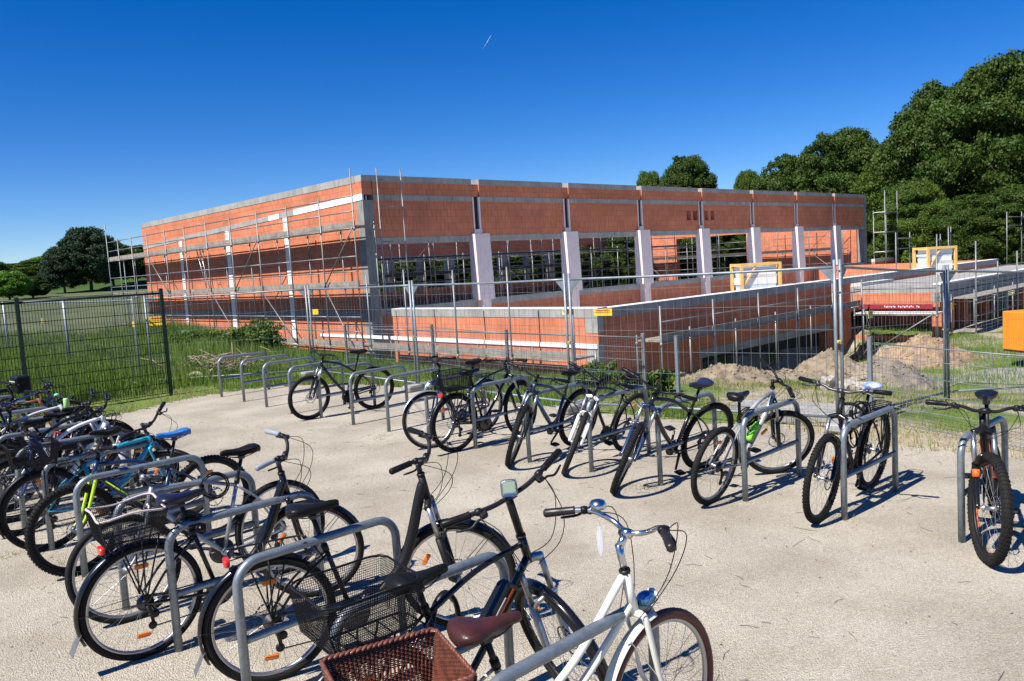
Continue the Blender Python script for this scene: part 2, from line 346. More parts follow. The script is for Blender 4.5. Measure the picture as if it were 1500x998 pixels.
# long shaded front (y = 0 plane, outward -y)
for k in range(NB):
    x0 = k*BAY+(.2 if k else 0.45); x1 = (k+1)*BAY-.2 if k < NB-1 else LEN-.02
    holes = []
    if k == 3: holes = [(x1-1.12, x1-.72), (x1-.52, x1-.1)]
    if k == 4: holes = [(x0+.15, x0+.55), (x0+.75, x0+1.12)]
    if not holes: P_('wall_panel', hall, [(x0, x1, 0, TW, 3.5, 4.83)], brick)
    else:
        bx = [(x0, x1, 0, TW, 3.5, 4.02), (x0, x1, 0, TW, 4.5, 4.83)]; e = x0
        for h0, h1 in holes: bx.append((e, h0, 0, TW, 4.02, 4.5)); e = h1
        bx.append((e, x1, 0, TW, 4.02, 4.5)); P_('wall_panel', hall, bx, brick)
    P_('ring_beam', hall, [(x0, x1, -.012, TW, 4.832, 5.02)], conc)
    P_('parapet_wall', hall, [(x0, x1, 0, TW, 5.022, 5.48)], brick)
    P_('coping', hall, [(x0-(.0 if k else .45), x1, -.01, TW+.01, 5.482, 5.70)], conc)
    P_('lintel', hall, [(x0-.02, x1+.02, -.01, TW, 3.27, 3.498)], conc)
    if k:
        X = k*BAY
        for q0, q1 in ((-.198, -.125), (.11, .198)): P_('slot_edge', hall, [(X+q0, X+q1, -.02, TW, 3.74, 5.0)], xps)
        P_('slot_shade_fill', hall, [(X-.123, X+.108, .05, .15, 3.74, 5.0)], dark_void)  # black sheet painted as the dark seen through the open slot
        P_('slot_filler', hall, [(X-.198, X+.198, .05, TW-.02, 5.02, 5.5)], brick)
        P_('pier_head', hall, [(X-.2, X+.2, -.05, TW, 3.5, 3.738)], conc_l)
        mb = MB()                                  # tapered insulated pier standing proud of the wall
        for (z0, z1, w0, w1, d0, d1) in ((.95, 3.55, .40, .39, .36, .27),):
            V = [[X-w0, -d0, z0], [X+w0, -d0, z0], [X+w0, .1, z0], [X-w0, .1, z0], [X-w1, -d1, z1], [X+w1, -d1, z1], [X+w1, .1, z1], [X-w1, .1, z1]]
            mb.add(V, [(0,3,2,1),(4,5,6,7),(0,1,5,4),(1,2,6,5),(2,3,7,6),(3,0,4,7)], xps, False)
        mb.build('pier', xps, hall)
        P_('pier_foot', hall, [(X-.22, X+.22, -.3, .3, -1.3, .948)], xps)
P_('corner_column', hall, [(0.003, .44, -.012, .4, -1.2, 4.83)], conc_d)
P_('corner_column', hall, [(LEN-.3, LEN+.1, -.012, .5, -1.2, 5.48)], conc_d)
P_('sill_wall', hall, [(.45, LEN-.3, .02, .4, -1.3, .72)], brick); P_('sill_beam', hall, [(.45, LEN-.3, 0, .42, .722, .95)], conc)
# end wall in the sun (x = 0 plane, outward -x)
P_('end_wall', hall, [(0, TW, .402, WID, -1.3, 5.45), (0, TW, 0, .402, 5.022, 5.48)], brick)
P_('coping', hall, [(-.015, TW+.01, .43, WID+.01, 5.452, 5.70)], conc)
def sloped(name, y0, y1, m, t=.22, base=4.83, sl=.024, d=.02):
    mb = MB(); V = []
    for y in (y0, y1):
        for z in (base-sl*y, base-sl*y+t):
            V += [[-d, y, z], [.05, y, z]]
    mb.add(V, [(0,1,5,4),(2,6,7,3),(0,4,6,2),(1,3,7,5),(0,2,3,1),(4,5,7,6)], m, False); return mb.build(name, m, hall)
sloped('insulation_band', 0.0, 4.9, xps_w); sloped('ring_beam', 4.902, 6.1, conc); sloped('insulation_band', 6.102, 7.0, xps_w, .2); sloped('ring_beam', 7.002, WID, conc, .2)
for y in (5.6, 11.06, 16.48):
    P_('insulated_column', hall, [(-.03, .05, y-.19, y+.19, -1.2, 4.83-.024*y-.02)], xps_w)
mb = MB()
for y0, y1 in ((.0, 5.4), (5.8, 10.86), (11.26, 16.28), (16.68, WID)): mb.box((-.004, (y0+y1)/2, .77), (.03, y1-y0, .3), conc_d)
mb.build('damp_proof_band', conc_d, hall)
P_('insulation_strip', hall, [(-.035, .02, -1.3, 3.6, -.06, .05)], xps_w)
# back wall and far end wall
bx = [(0.43, LEN, WID-TW, WID, 3.3, 5.45), (0.43, LEN, WID-TW, WID, -1.3, .9)]
P_('back_wall', hall, bx, brick); P_('coping', hall, [(.43, LEN, WID-TW-.01, WID+.01, 5.452, 5.7)], conc)
P_('lintel', hall, [(0.45, LEN-.5, WID-TW-.02, WID+.01, 3.05, 3.298)], conc)
for k in range(1, NB): P_('column', hall, [(k*BAY-.28, k*BAY+.28, WID-TW-.25, WID-.1, .902, 3.048)], conc)
for k in range(NB): P_('column', hall, [(k*BAY+2.5, k*BAY+2.8, WID-TW-.1, WID-.1, .902, 3.048)], conc_d)
P_('far_end_wall', hall, [(LEN-TW, LEN, .502, 9.2, -1.3, 5.45), (LEN-TW, LEN, 15.8, WID-TW, -1.3, 5.45), (LEN-TW, LEN, 9.2, 15.8, 3.6, 5.45)], brick)
P_('coping', hall, [(LEN-TW-.01, LEN+.01, .502, WID-TW-.02, 5.452, 5.7)], conc)
P_('floor_slab', hall, [(.43, LEN-TW-.01, .43, WID-TW-.01, -.5, -.2)], conc_d)

# ------------------------------------------------------------------ the low annex in front of the hall
annex = empty('low_brick_annex', (C0[0], C0[1], 0), HROT)
tag(annex, 'low roofless brick annex with white topped concrete edge in front of the long hall', 'building')
YR = -10.5; YL = -1.33; XR = 15.2
P_('front_wall', annex, [(-.02, .36, YR+.001, YL, -1.3, .74)], brick)
P_('coping', annex, [(-.035, .38, YR-.013, YL+.02, .742, .985)], conc); P_('sealing_strip', annex, [(-.03, .375, YR-.01, YL+.01, .987, 1.0)], xps_w)
for z0, z1 in ((.34, .73), (-.45, .05)): P_('concrete_block', annex, [(-.03, .2, YR, YR+.42, z0, z1)], conc)
P_('insulation_strip', annex, [(-.06, -.02, YR+.02, YL-.01, -.07, .05)], xps_w)
P_('side_wall', annex, [(.36, 4.75, YR, YR+.38, -1.6, .72), (4.75, 13.1, YR, YR+.38, -.64, .72), (13.1, XR, YR, YR+.38, -2.2, .72), (4.75, 13.1, YR, YR+.38, -2.4, -1.95)], brick)
P_('lintel', annex, [(4.6, 13.3, YR-.02, YR+.36, -.9, -.642)], conc)
P_('opening_shade_fill', annex, [(4.75, 13.1, YR+.33, YR+.37, -1.95, -.9)], dark_void)  # black sheet painted as the shade inside the basement opening
P_('coping', annex, [(.38, 34, YR-.012, YR+.39, .722, .955)], conc); P_('sealing_strip', annex, [(.38, 34, YR-.01, YR+.38, .957, .97)], xps_w)
P_('floor', annex, [(.37, 34, YR+.4, -.31, -.45, -.3)], conc_l)
P_('return_wall', annex, [(34-.3, 34, YR+.4, -.2, -1, .95)], brick)
P_('rear_upper_wall', annex, [(LEN+.2, 75, -.5, -.1, -1.2, .9)], brick); P_('rear_coping', annex, [(LEN+.2, 75, -.52, -.08, .902, 1.12)], conc_l)
P_('slab_parapet', annex, [(XR+3.2, 34, YR-.0, YR+.3, .35, .72)], brick)
# porch wing projecting towards the yard
PY = YR-3.25
P_('porch_slab', annex, [(XR, 34, PY, YR-.02, .33, .6)], conc); P_('slab_edge', annex, [(XR-.02, 34, PY-.02, PY+.25, .602, .66)], xps_w)
P_('concrete_upstand', annex, [(XR, XR+3.2, YR-.4, YR-.03, .602, .72)], conc_l)
P_('porch_wall', annex, [(XR, XR+.3, PY+.02, YR-.02, -.2, .33)], brick); P_('porch_wall', annex, [(XR+.0, XR+.3, PY+.02, YR-.02, -2.0, -1.3)], brick)
P_('porch_back', annex, [(XR+1.6, XR+1.8, PY+.1, YR-.02, -2, .3)], brick)
P_('porch_beam', annex, [(XR+.0, 34, PY-.01, PY+.3, -.02, .3)], conc)
for k in range(8):
    X = XR+.15+k*2.6; P_('porch_post', annex, [(X, X+.35, PY+.02, PY+.35, -1.9, -.022)], brick if k != 3 else conc)
P_('porch_parapet', annex, [(XR+3.6, 34, PY+.5, PY+.8, -1.9, -.9)], brick)

# ------------------------------------------------------------------ scaffolds
hM = np.eye(4); hM[:3, :3] = np.array(Matrix.Rotation(HROT, 3, 'Z')); hM[:3, 3] = (C0[0], C0[1], 0)
def hw(x, y): q = hM @ np.array([x, y, 0, 1]); return q[:2]
def scaffold(name, label, p0, dr, out, stations, decks, top, rails=(.5, 1.0), w=.8, base=-1.2, braces=(), top_each=None, toe=True, r=.027, gap=.3, cat_='scaffold', brd=wood_d):
    # p0: hall-local point on the wall face, dr: unit along wall, out: unit outward
    root = empty(name, (*hw(*p0), 0), HROT); tag(root, label, cat_, 'scaffolds around the brick walls')
    dr = np.array(dr, float); out = np.array(out, float)
    def q(s, o, z): v = dr*s+out*o; return [v[0], v[1], z]
    for i, s in enumerate(stations):
        for o in (gap, gap+w):
            tp = top if top_each is None else top_each[i]
            if o == gap: tp = min(tp, decks[-1]+.15)
            mb = MB(); mb.tube([q(s, o, base), q(s, o, tp)], r, n=6)
            for d in decks: mb.tube([q(s, o, d-.14), q(s, o, d-.04)], r*1.5, n=6)
            mb.box(q(s, o, base+.01), (.14, .14, .02)); mb.build('standard', zinc_s, root)
    for d in decks:
        for a_, b_ in zip(stations[:-1], stations[1:]):
            mb = MB(); c = q((a_+b_)/2, gap+w/2, d); L = abs(b_-a_)-.02
            for j in range(2):
                cc = q((a_+b_)/2, gap+w*(.27+.46*j), d); dx = np.abs(dr*L+out*w*.44); mb.box(cc, (max(dx[0], .05), max(dx[1], .05), .05))
            mb.build('deck', brd, root)
            mb = MB()
            for rz in rails: mb.tube([q(a_, gap+w-.03, d+rz), q(b_, gap+w-.03, d+rz)], .022, n=5)
            mb.tube([q(a_, gap+w, d-.06), q(b_, gap+w, d-.06)], .02, n=5)
            mb.build('guard_rail', zinc_s, root)
            if toe:
                mb = MB(); cc = q((a_+b_)/2, gap+w-.05, d+.1); dx = np.abs(dr*(L-.04)+out*.03); mb.box(cc, (max(dx[0], .03), max(dx[1], .03), .15)); mb.build('toe_board', brd, root)
    for (s0, z0, s1, z1) in braces:
        mb = MB(); mb.tube([q(s0, gap+w+.04, z0), q(s1, gap+w+.04, z1)], .022, n=5); mb.build('brace', zinc_s, root)
    return root, q
stA = [-1.05, 1.1, 3.45, 5.9, 8.35, 10.8, 13.2, 15.6, 18.0, 20.3, 22.4, 24.2]
sc, q = scaffold('scaffold', 'tall scaffold with three plank decks along the sunlit end wall', (0, 0), (0, 1), (-1, 0), stA, [-.2, 1.85, 3.85], 4.95,
         braces=[(3.45, -.2, 5.9, 1.8), (1.1, 1.85, -1.05, 3.85), (8.35, 1.85, 5.9, 3.85), (1.1, 1.85, -1.05, -.9), (15.6, 1.85, 18., 3.8), (10.8, 1.9, 8.35, -.2)],
         top_each=[5.75]+[4.95]*10+[5.9], base=-1.1)
mb = MB()
for s in (-.18, .18): mb.tube([q(12.0+s, .7, 1.9), q(12.8+s, .7, 3.9)], .02, n=5)
for k in range(8): t = k/7.; mb.tube([q(12.-.18+.8*t, .7, 1.95+1.9*t), q(12.+.18+.8*t, .7, 1.95+1.9*t)], .014, n=4)
mb.build('ladder', alu_m, sc)
mb = MB()                                         # return bay in front of the shaded wall
for x in (-.05, .95):
    mb.tube([[x, -1.05, -1.1], [x, -1.05, 5.8 if x > 0 else 5.8]], .024, n=6)
for z in (5.4, 4.5, 3.3, 1.9, .9): mb.tube([[-.05, -1.05, z], [.95, -1.05, z]], .019, n=5)
mb.build('return_frame', zinc_s, sc)
stF = [-10.6, -8.3, -6.0, -3.6, -1.5]
scaffold('scaffold', 'low scaffold with one plank deck along the sunlit front of the annex', (0, 0), (0, 1), (-1, 0), stF, [-.22], 2.0, rails=(.62,), base=-1.1, top_each=[.95, 2.2, 2.2, 2.3, 2.2], gap=.28)
stR = [1.2, 3.7, 6.2, 8.7, 11.2, 13.6]
scaffold('scaffold', 'low scaffold with dark boards along the shaded red side of the annex', (0, YR), (1, 0), (0, -1), stR, [.02], .95, rails=(.5,), base=-1.9, toe=True, braces=[(13.6, .0, 14.6, -1.7)])
stP = [XR+.2, XR+2.7, XR+5.2, XR+7.7, XR+10.2, XR+12.7]
scaffold('scaffold', 'scaffold with several thin guard rails along the dark porch openings at right', (0, PY), (1, 0), (0, -1), stP, [-1.1, .1], 1.6, rails=(.55, 1.0), base=-1.9, toe=False, top_each=[2.1, 1.3, 1.6, 1.3, 1.9, 2.4])
# scaffold closing the notch, with the red banner
sc2, q = scaffold('scaffold', 'short scaffold across the sunlit notch carrying a dark red banner', (XR, YR), (0, -1), (-1, 0), [.6, 3.5], [-.35], 1.6, rails=(.9,), base=-1.9, toe=False, top_each=[.6, 1.9], braces=[(3.4, -.35, 1.2, -1.8)], brd=conc_l)
ban = MB(); ban.box(q(2.05, 1.06, -.1), (.012, 2.6, .17)); banner = MB()
bm_ = mat('dark_red_banner', (.3, .015, .03), .6, var=.05)
o = ban.build('banner', bm_, None); o.location = sc2.location; o.rotation_euler = sc2.rotation_euler
tag(o, 'narrow dark red banner with small white lettering on the notch scaffold', 'banner')
mb = MB(); xx = 1.3
for w_ in (.05,.04,.06,.05,.04,.05,.06,0,.06,.07,.05,.06,.07,.05,.06,.05,0,.05,.06):
    if w_: c = q(xx+.4, 1.07, -.1+.012*math.sin(xx*40)); mb.box(c, (.006, w_*.7, .055), white_p)
    xx += w_+.012 if w_ else .06
mb.build('lettering', white_p, o)
# inner scaffolds seen through the openings
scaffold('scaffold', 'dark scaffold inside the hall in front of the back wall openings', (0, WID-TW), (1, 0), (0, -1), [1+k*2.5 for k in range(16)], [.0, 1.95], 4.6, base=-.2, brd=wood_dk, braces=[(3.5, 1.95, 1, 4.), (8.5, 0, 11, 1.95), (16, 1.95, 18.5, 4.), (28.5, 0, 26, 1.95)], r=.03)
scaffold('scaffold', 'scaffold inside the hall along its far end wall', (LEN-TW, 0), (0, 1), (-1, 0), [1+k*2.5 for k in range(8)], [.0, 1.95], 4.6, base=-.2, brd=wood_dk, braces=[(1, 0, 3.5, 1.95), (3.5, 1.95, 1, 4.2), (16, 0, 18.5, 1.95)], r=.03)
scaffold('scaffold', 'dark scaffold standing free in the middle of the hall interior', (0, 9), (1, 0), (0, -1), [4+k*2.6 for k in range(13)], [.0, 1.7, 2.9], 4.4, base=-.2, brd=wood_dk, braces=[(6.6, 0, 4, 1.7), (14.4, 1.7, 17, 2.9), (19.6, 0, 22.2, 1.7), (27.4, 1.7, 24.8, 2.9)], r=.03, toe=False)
# tower behind the far end
scaffold('scaffold_tower', 'narrow scaffold tower rising beyond the far corner of the hall', (LEN+.6, -.2), (1, 0), (0, -1), [0, 2.2], [.2, 1.6, 3.0, 4.4], 5.9, rails=(.5,), base=-1.2, toe=False, gap=.1, cat_='scaffold', r=.035, brd=conc_l)
for i, (x, y, w_) in enumerate(((27, YR+.8, .5), (25, YR+2, 1.8), (33, YR+2.2, .4), (37.5, YR+.5, 3))):
    root = empty('guard_frame', (*hw(x, y), 0), HROT)
    tag(root, ['small steel frame standing behind the second timber crate', 'wide steel frame just right of the second timber crate', 'thin steel ladder frame against the dark trees', 'rightmost tall steel frame above the porch wing'][i], 'steel frame', 'steel frames on the annex')
    mb = MB(); zt = (2.5, 2.7, 2.9, 3.6)[i]
    for s in (0, w_): mb.tube([[s, 0, -.4], [s, 0, zt]], .03, n=5)
    mb.build('upright', zinc_s, root); mb = MB()
    for z in (zt-.3, zt-.8): mb.tube([[0, 0, z], [w_, 0, z]], .025, n=5)
    mb.build('crossbar', zinc_s, root)

# timber crates holding window elements
blue_film = mat('pale_blue_film', (.55, .68, .8), .35, var=.08); 
def crate(px, ybase, Y, wpx, ztop, label, zb=-.3):
    p = atY(px, ybase, Y); root = empty('timber_crate', (p[0], p[1], 0), HROT+R_(-38)); tag(root, label, 'crate', 'timber crates of white panels'); W = wpx*Y/FOC*.72; D = 1.1
    for sx in (-1, 1):
        for sy in (-1, 1):
            mb = MB(); mb.box((sx*W/2, sy*D/2, (ztop+zb)/2), (.11, .11, ztop-zb)); mb.build('post', wood_y, root)
    for bx_ in [((0, sy*D/2, zz), (W-.112, .1, .11)) for sy in (-1, 1) for zz in (ztop-.06, zb+.3)]+[((sx*W/2, 0, ztop-.06), (.1, D-.112, .11)) for sx in (-1, 1)]:
        mb = MB(); mb.box(*bx_); mb.build('rail', wood_y, root)
    mb = MB(); mb.tube([[-W/2+.1, -D/2, ztop-.9], [-W/2+.6, -D/2, ztop-.12]], .045, n=4); mb.tube([[W/2, D/2-.1, ztop-.9], [W/2, -D/2+.2, ztop-.12]], .045, n=4); mb.build('brace', wood_y, root)
    z = zb+.05
    for k in range(12):
        if z > ztop-.25: break
        h = (.22, .12, .3, .1)[k % 4]; mb = MB(); mb.rbox((.03*math.sin(k*2.), 0, z+h/2), (W-.16-.05*(k % 3), D-.16, h-.008), .01); mb.build('panel', (xps_w, blue_film, white_p, conc_l)[k % 4], root); z += h
crate(1107, 410, 33.5, 79, 1.72, 'yellow timber crate of white panels standing low behind the annex wall')
crate(1369, 378, 38, 58, 1.9, 'yellow timber crate of white panels at far right near the dark trees')

# ------------------------------------------------------------------ trees
def leaf_cloud(n, lobes, size, seed, up=.3):
    r = np.random.default_rng(seed); L = np.array(lobes); w = L[:, 3]**2; k = r.choice(len(L), n, p=w/w.sum())
    d = r.normal(size=(n, 3)); d[:, 2] += up; d /= np.linalg.norm(d, axis=1)[:, None]
    rad = L[k, 3]*(.35+.85*r.random(n)**.6); C = L[k, :3]+d*rad[:, None]*np.array([1.25, 1.25, .6])+r.normal(size=(n, 3))*size*.5
    nrm = d*.7+r.normal(size=(n, 3))*.6; nrm[:, 2] += .25; nrm /= np.linalg.norm(nrm, axis=1)[:, None]
    u = np.cross(nrm, r.normal(size=(n, 3))); u /= np.linalg.norm(u, axis=1)[:, None]; v = np.cross(nrm, u)
    s = size*(.6+.8*r.random(n))[:, None]; V = np.stack([C-u*s*.5, C+v*s*.42+nrm*s*.1, C+u*s*.5, C-v*s*.42+nrm*s*.1], 1).reshape(-1, 3)
    return V
def quad_mesh(name, V, m):
    n = len(V)//4; me = bpy.data.meshes.new(name); me.vertices.add(len(V)); me.vertices.foreach_set('co', V.ravel())
    me.loops.add(4*n); me.loops.foreach_set('vertex_index', np.arange(4*n)); me.polygons.add(n); me.polygons.foreach_set('loop_start', np.arange(n)*4); me.polygons.foreach_set('loop_total', np.full(n, 4))
    me.update(); me.validate(); me.materials.append(m); return me
TREE = {}
def tree_mesh(kind, m, seed, n=24000, size=.036):
    r = np.random.default_rng(seed); lobes = []
    # crown in unit size: width 1, height 1 starting at .12
    for _ in range(150):
        h = r.random()**.8; z = .16+.78*h; prof = math.sin(math.pi*min(1, max(.08, (h*.8+.16))))**.6*.43
        a = r.random()*6.28; q = prof*(.6+.42*r.random()**.5); lobes.append([q*math.cos(a), q*math.sin(a), z, .035+.06*r.random()**1.5])
    for _ in range(160):                              # small sprigs that break up the outline
        h = r.random(); z = .18+.8*h; prof = math.sin(math.pi*min(1, max(.08, (h*.8+.16))))**.6*.46; a = r.random()*6.28; lobes.append([prof*math.cos(a), prof*math.sin(a), z, .014+.02*r.random()])
    lobes.append([0, 0, .55, .22]); lobes.append([0, 0, .75, .16]); lobes.append([0, 0, .36, .2])
    me = quad_mesh('crown_leaves', leaf_cloud(n, lobes, size, seed+1), m)
    mb = MB(); mb.tube(cat([[0, 0, 0], [.008, .004, .2], [-.006, .0, .4], [.01, 0, .7]], 4), np.linspace(.03, .008, 13), n=8)
    for k in range(9):
        a = k*2.4; z = .2+.05*k; mb.tube(cat([[0, 0, z], [.1*math.cos(a), .1*math.sin(a), z+.1], [.24*math.cos(a), .24*math.sin(a), z+.17]], 3), np.linspace(.013, .004, 7), n=5)
    t = mb.build('tmp_trunk', bark); tm = t.data; bpy.data.objects.remove(t)
    TREE[kind] = (me, tm)
tree_mesh('dark', leaf_dark, 11, 130000, .0145); tree_mesh('dark2', leaf_dark, 23, 130000, .0145); tree_mesh('mid', leaf_mid, 31, 110000, .0145); tree_mesh('bright', leaf_bright, 41, 40000, .03); tree_mesh('grey', leaf_blue, 51, 60000, .022)
def tree(px, topy, Y, wpx, kind, label, rot=0, grp='trees beyond the building site', sub=0., hz=None):
    b_ = atY(px, topy, Y); base = g(b_[0], b_[1])-.2-sub; H = b_[2]-base; W = wpx*Y/FOC if Y > 94 and px > 900 else max(wpx*Y/FOC, .72*H)
    root = empty('tree', (b_[0], b_[1], base), rot); tag(root, label, 'tree', grp)
    me, tm = TREE[kind]
    t = bpy.data.objects.new('trunk', tm); c = bpy.data.objects.new('crown', me)
    for o in (t, c): col.objects.link(o); o.parent = root; o.scale = (W*1.05, W*1.05, H/.985)
    return root
T = [(1003, 229, 96, 98, 'dark', 'rounded dark tree rising alone above the middle of the hall roofline'),
     (950, 252, 100, 56, 'mid', 'small paler tree just left of the rounded tree above the roofline'),
     (1096, 251, 95, 62, 'mid', 'light green thin topped tree above the right half of the roofline'),
     (1158, 228, 84, 84, 'dark2', 'dark tree between the pale thin topped tree and the broad domed tree'),
     (1232, 191, 80, 150, 'dark', 'broad domed dark tree above the far right end of the hall'),
     (1318, 214, 72, 90, 'mid', 'lighter green tree in the dip between the domed tree and the giant'),
     (1395, 122, 68, 190, 'dark2', 'left half of the giant dark tree mass at the right edge'),
     (1478, 86, 60, 220, 'dark', 'tallest dark tree reaching highest at the right edge of the photo'),
     (1560, 70, 62, 240, 'dark2', 'tall dark tree cut off by the right edge of the photo'),
     (1340, 268, 60, 110, 'mid', 'lower bushy tree right of the scaffold tower'),
     (1430, 285, 56, 130, 'dark', 'low dark tree behind the second timber crate'),
     (1500, 270, 55, 140, 'dark', 'low dark tree behind the rightmost steel frame'),
     (1290, 270, 74, 90, 'dark2', 'dark tree directly behind the scaffold tower'),
     (1040, 312, 72, 80, 'dark', 'dark tree seen through the fifth opening of the hall'),
     (600, 318, 78, 120, 'mid', 'green tree seen through the first opening of the hall'),
     (690, 312, 80, 130, 'dark', 'dark tree behind the first insulated pier'),
     (780, 308, 80, 130, 'mid', 'green tree seen through the second opening of the hall'),
     (870, 300, 82, 130, 'dark', 'dark tree seen through the third opening of the hall'),
     (950, 290, 84, 110, 'dark2', 'dark tree seen through the fourth opening of the hall'),
     (1105, 285, 84, 90, 'dark', 'dark tree seen through the sixth opening of the hall'),
     (124, 334, 112, 84, 'grey', 'tallest greyish tree of the row beyond the meadow'),
     (88, 362, 110, 60, 'grey', 'greyish tree on the left flank of the tallest meadow tree'),
     (160, 352, 118, 70, 'dark', 'dark tree on the right flank of the tallest meadow tree'),
     (195, 360, 125, 70, 'dark', 'dark tree partly behind the left end of the scaffold'),
     (50, 380, 130, 60, 'mid', 'soft green tree left of the greyish meadow trees'),
     (12, 386, 134, 60, 'dark', 'low dark tree at the left edge of the meadow'),
     (70, 376, 140, 70, 'bright', 'pale green tree glimpsed behind the meadow tree row'),
     (10, 398, 92, 60, 'bright', 'bright yellow green bushy tree at the left edge'),
     (45, 405, 96, 50, 'dark', 'low dark bush tree beside the bright one at left'),
     (-30, 380, 120, 80, 'dark', 'dark tree cut off by the left edge of the photo'),
     (575, 352, 62, 120, 'dark', 'low dark tree seen low through the first opening beside the corner column'),
     (650, 350, 66, 120, 'dark2', 'low dark tree seen through the first opening near the first pier'),
     (735, 345, 68, 120, 'dark', 'low dark tree seen through the second opening near its left side'),
     (820, 342, 70, 120, 'dark2', 'low dark tree behind the second pier'),
     (900, 340, 72, 120, 'dark', 'low dark tree seen through the third opening near its right side'),
     (985, 338, 74, 110, 'dark2', 'low dark tree seen through the fourth opening near its right side'),
     (1060, 335, 76, 110, 'dark', 'low dark tree seen through the fifth opening near its right side'),
     (1130, 330, 78, 110, 'dark2', 'low dark tree behind the sixth pier')]
for i, t in enumerate(T): tree(*t, rot=i*1.3, sub=2.2 if i > 29 else 0)

def bush(name, p, w, h, m, label, n=3500, size=.09, seed=3, catg='bush'):
    r = np.random.default_rng(seed); lobes = [[(r.random()-.5)*w*.7, (r.random()-.5)*w*.7, h*(.25+.5*r.random()), h*(.1+.16*r.random())] for _ in range(26)]
    V = leaf_cloud(n, lobes, size, seed, .5); root = empty(name, (p[0], p[1], g(p[0], p[1])-.03)); tag(root, label, catg)
    c = bpy.data.objects.new('foliage', quad_mesh('foliage', V, m)); col.objects.link(c); c.parent = root
    mb = MB()
    for k in range(7): a = k*.9; mb.tube([[0, 0, 0], [.2*w*math.cos(a), .2*w*math.sin(a), h*.6]], .012, n=4)
    mb.build('stem', bark, root)
p = atY(376, 505, 23.5); bush('bush', p, 1.6, 1.25, leaf_mid, 'round green bush in front of the sunlit wall left of centre', 6000, .08, 5)
p = atY(290, 515, 25.); bush('bush', p, 1.6, .9, leaf_mid, 'weedy low bush near the white column farthest left', 4000, .08, 6)
p = at(935, 600); bush('weed', p+np.array([.4, 1.2, 0]), .8, .5, leaf_mid, 'leafy weeds behind the white bar right of the annex corner', 3500, .05, 7, 'plant')
p = at(965, 590); bush('weed', p+np.array([-.7, 1.9, 0]), .9, .55, leaf_mid, 'tall dark weeds against the red side wall corner', 3500, .05, 8, 'plant')
p = atG(1118, 520); bush('weed', atY(1125, 515, 16.6), .35, .3, leaf_mid, 'small green weed on top of the nearest dirt mound', 900, .04, 9, 'plant')

# ------------------------------------------------------------------ grass
def blades(pts, h, w, seed, lean=.35):
    r = np.random.default_rng(seed); n = len(pts); a = r.random(n)*6.283; H = h*(.55+.6*r.random(n)); d = np.stack([np.cos(a), np.sin(a), np.zeros(n)], 1)
    b2 = r.random(n)*6.283; le = np.stack([np.cos(b2), np.sin(b2), np.zeros(n)], 1)*(H*lean*r.random(n))[:, None]; w_ = (w*(.7+.6*r.random(n)))[:, None]
    up = np.stack([np.zeros(n), np.zeros(n), H], 1)
    V = np.stack([pts-d*w_/2, pts+d*w_/2, pts+up+le+d*w_*.12, pts+up+le-d*w_*.12], 1)
    return V.reshape(-1, 3)
def scatter(n, x0, x1, y0, y1, keep, seed):
    r = np.random.default_rng(seed); X = r.uniform(x0, x1, n); Y = r.uniform(y0, y1, n); k = keep(X, Y); X = X[k]; Y = Y[k]; return np.stack([X, Y, gz(X, Y)-.02], 1)
ED = np.array([[*e] for e in EC])
def off_gravel(X, Y, marg=0.):
    out = np.zeros(len(X), bool)
    for s in range(0, len(X), 4000):
        P = np.stack([X[s:s+4000], Y[s:s+4000]], 1); d = ((P[:, None]-ED[None])**2).sum(2); i = np.minimum(d.argmin(1), len(ED)-2); t = ED[i+1]-ED[i]; q_ = P-ED[i]
        out[s:s+4000] = (t[:, 0]*q_[:, 1]-t[:, 1]*q_[:, 0])/np.linalg.norm(t, axis=1) > marg
    return out
def U(X, Y): return BX[0]*X+BX[1]*Y
def S_(X, Y): return AX[0]*X+AX[1]*Y
def cl(X, Y, s, ph=0): return .5+.25*np.sin(X*s+ph+1.3*np.sin(Y*s*.7))+.25*np.sin(Y*s*1.3+ph*2+np.sin(X*s*.9))
notbuild = lambda X, Y: ~((U(X, Y) > 15.2) & (S_(X, Y) > 13.2) & (S_(X, Y) < 46))
PT = scatter(240000, -24, -2, 13, 34, lambda X, Y: off_gravel(X, Y, .5) & notbuild(X, Y) & (U(X, Y)+0*X < 14.6+(S_(X, Y) > 46)*40) & (rng.random(len(X)) < .45+.6*cl(X, Y, 1.1)) & ((S_(X, Y) > 17.5)), 21)
hh = .28+.4*smooth((-PT[:, 0]-5.5)/3.5)*(.5+.7*cl(PT[:, 0], PT[:, 1], .9))
o = bpy.data.objects.new('tall_grass', quad_mesh('tall_grass', blades(PT, hh, .016, 22), grass_m)); col.objects.link(o); tag(o, 'tall green meadow grass behind the green mesh fence', 'grass', kind='stuff')
PT = scatter(110000, -9.6, 2.5, 8, 20, lambda X, Y: off_gravel(X, Y, 0.) & (U(X, Y) < 13.5) & (U(X, Y) > 7) & (rng.random(len(X)) < cl(X, Y, 1.7, 1)*1.1), 23)
o = bpy.data.objects.new('short_grass', quad_mesh('short_grass', blades(PT, .16, .012, 24), grass_m)); col.objects.link(o); tag(o, 'short green grass along the construction fence', 'grass', kind='stuff')
PT = scatter(160000, -4, 16, 7, 34, lambda X, Y: off_gravel(X, Y, -.05) & notbuild(X, Y) & (S_(X, Y) < 13.4) & (rng.random(len(X)) < .3*smooth((cl(X, Y, 1.2, 2)-.5)*4)+.7*smooth((U(X, Y)-18)/3)), 25)
o = bpy.data.objects.new('weedy_grass', quad_mesh('weedy_grass', blades(PT, .15, .012, 26), grass_m)); col.objects.link(o); tag(o, 'patchy green grass in the building yard at right', 'grass', kind='stuff')
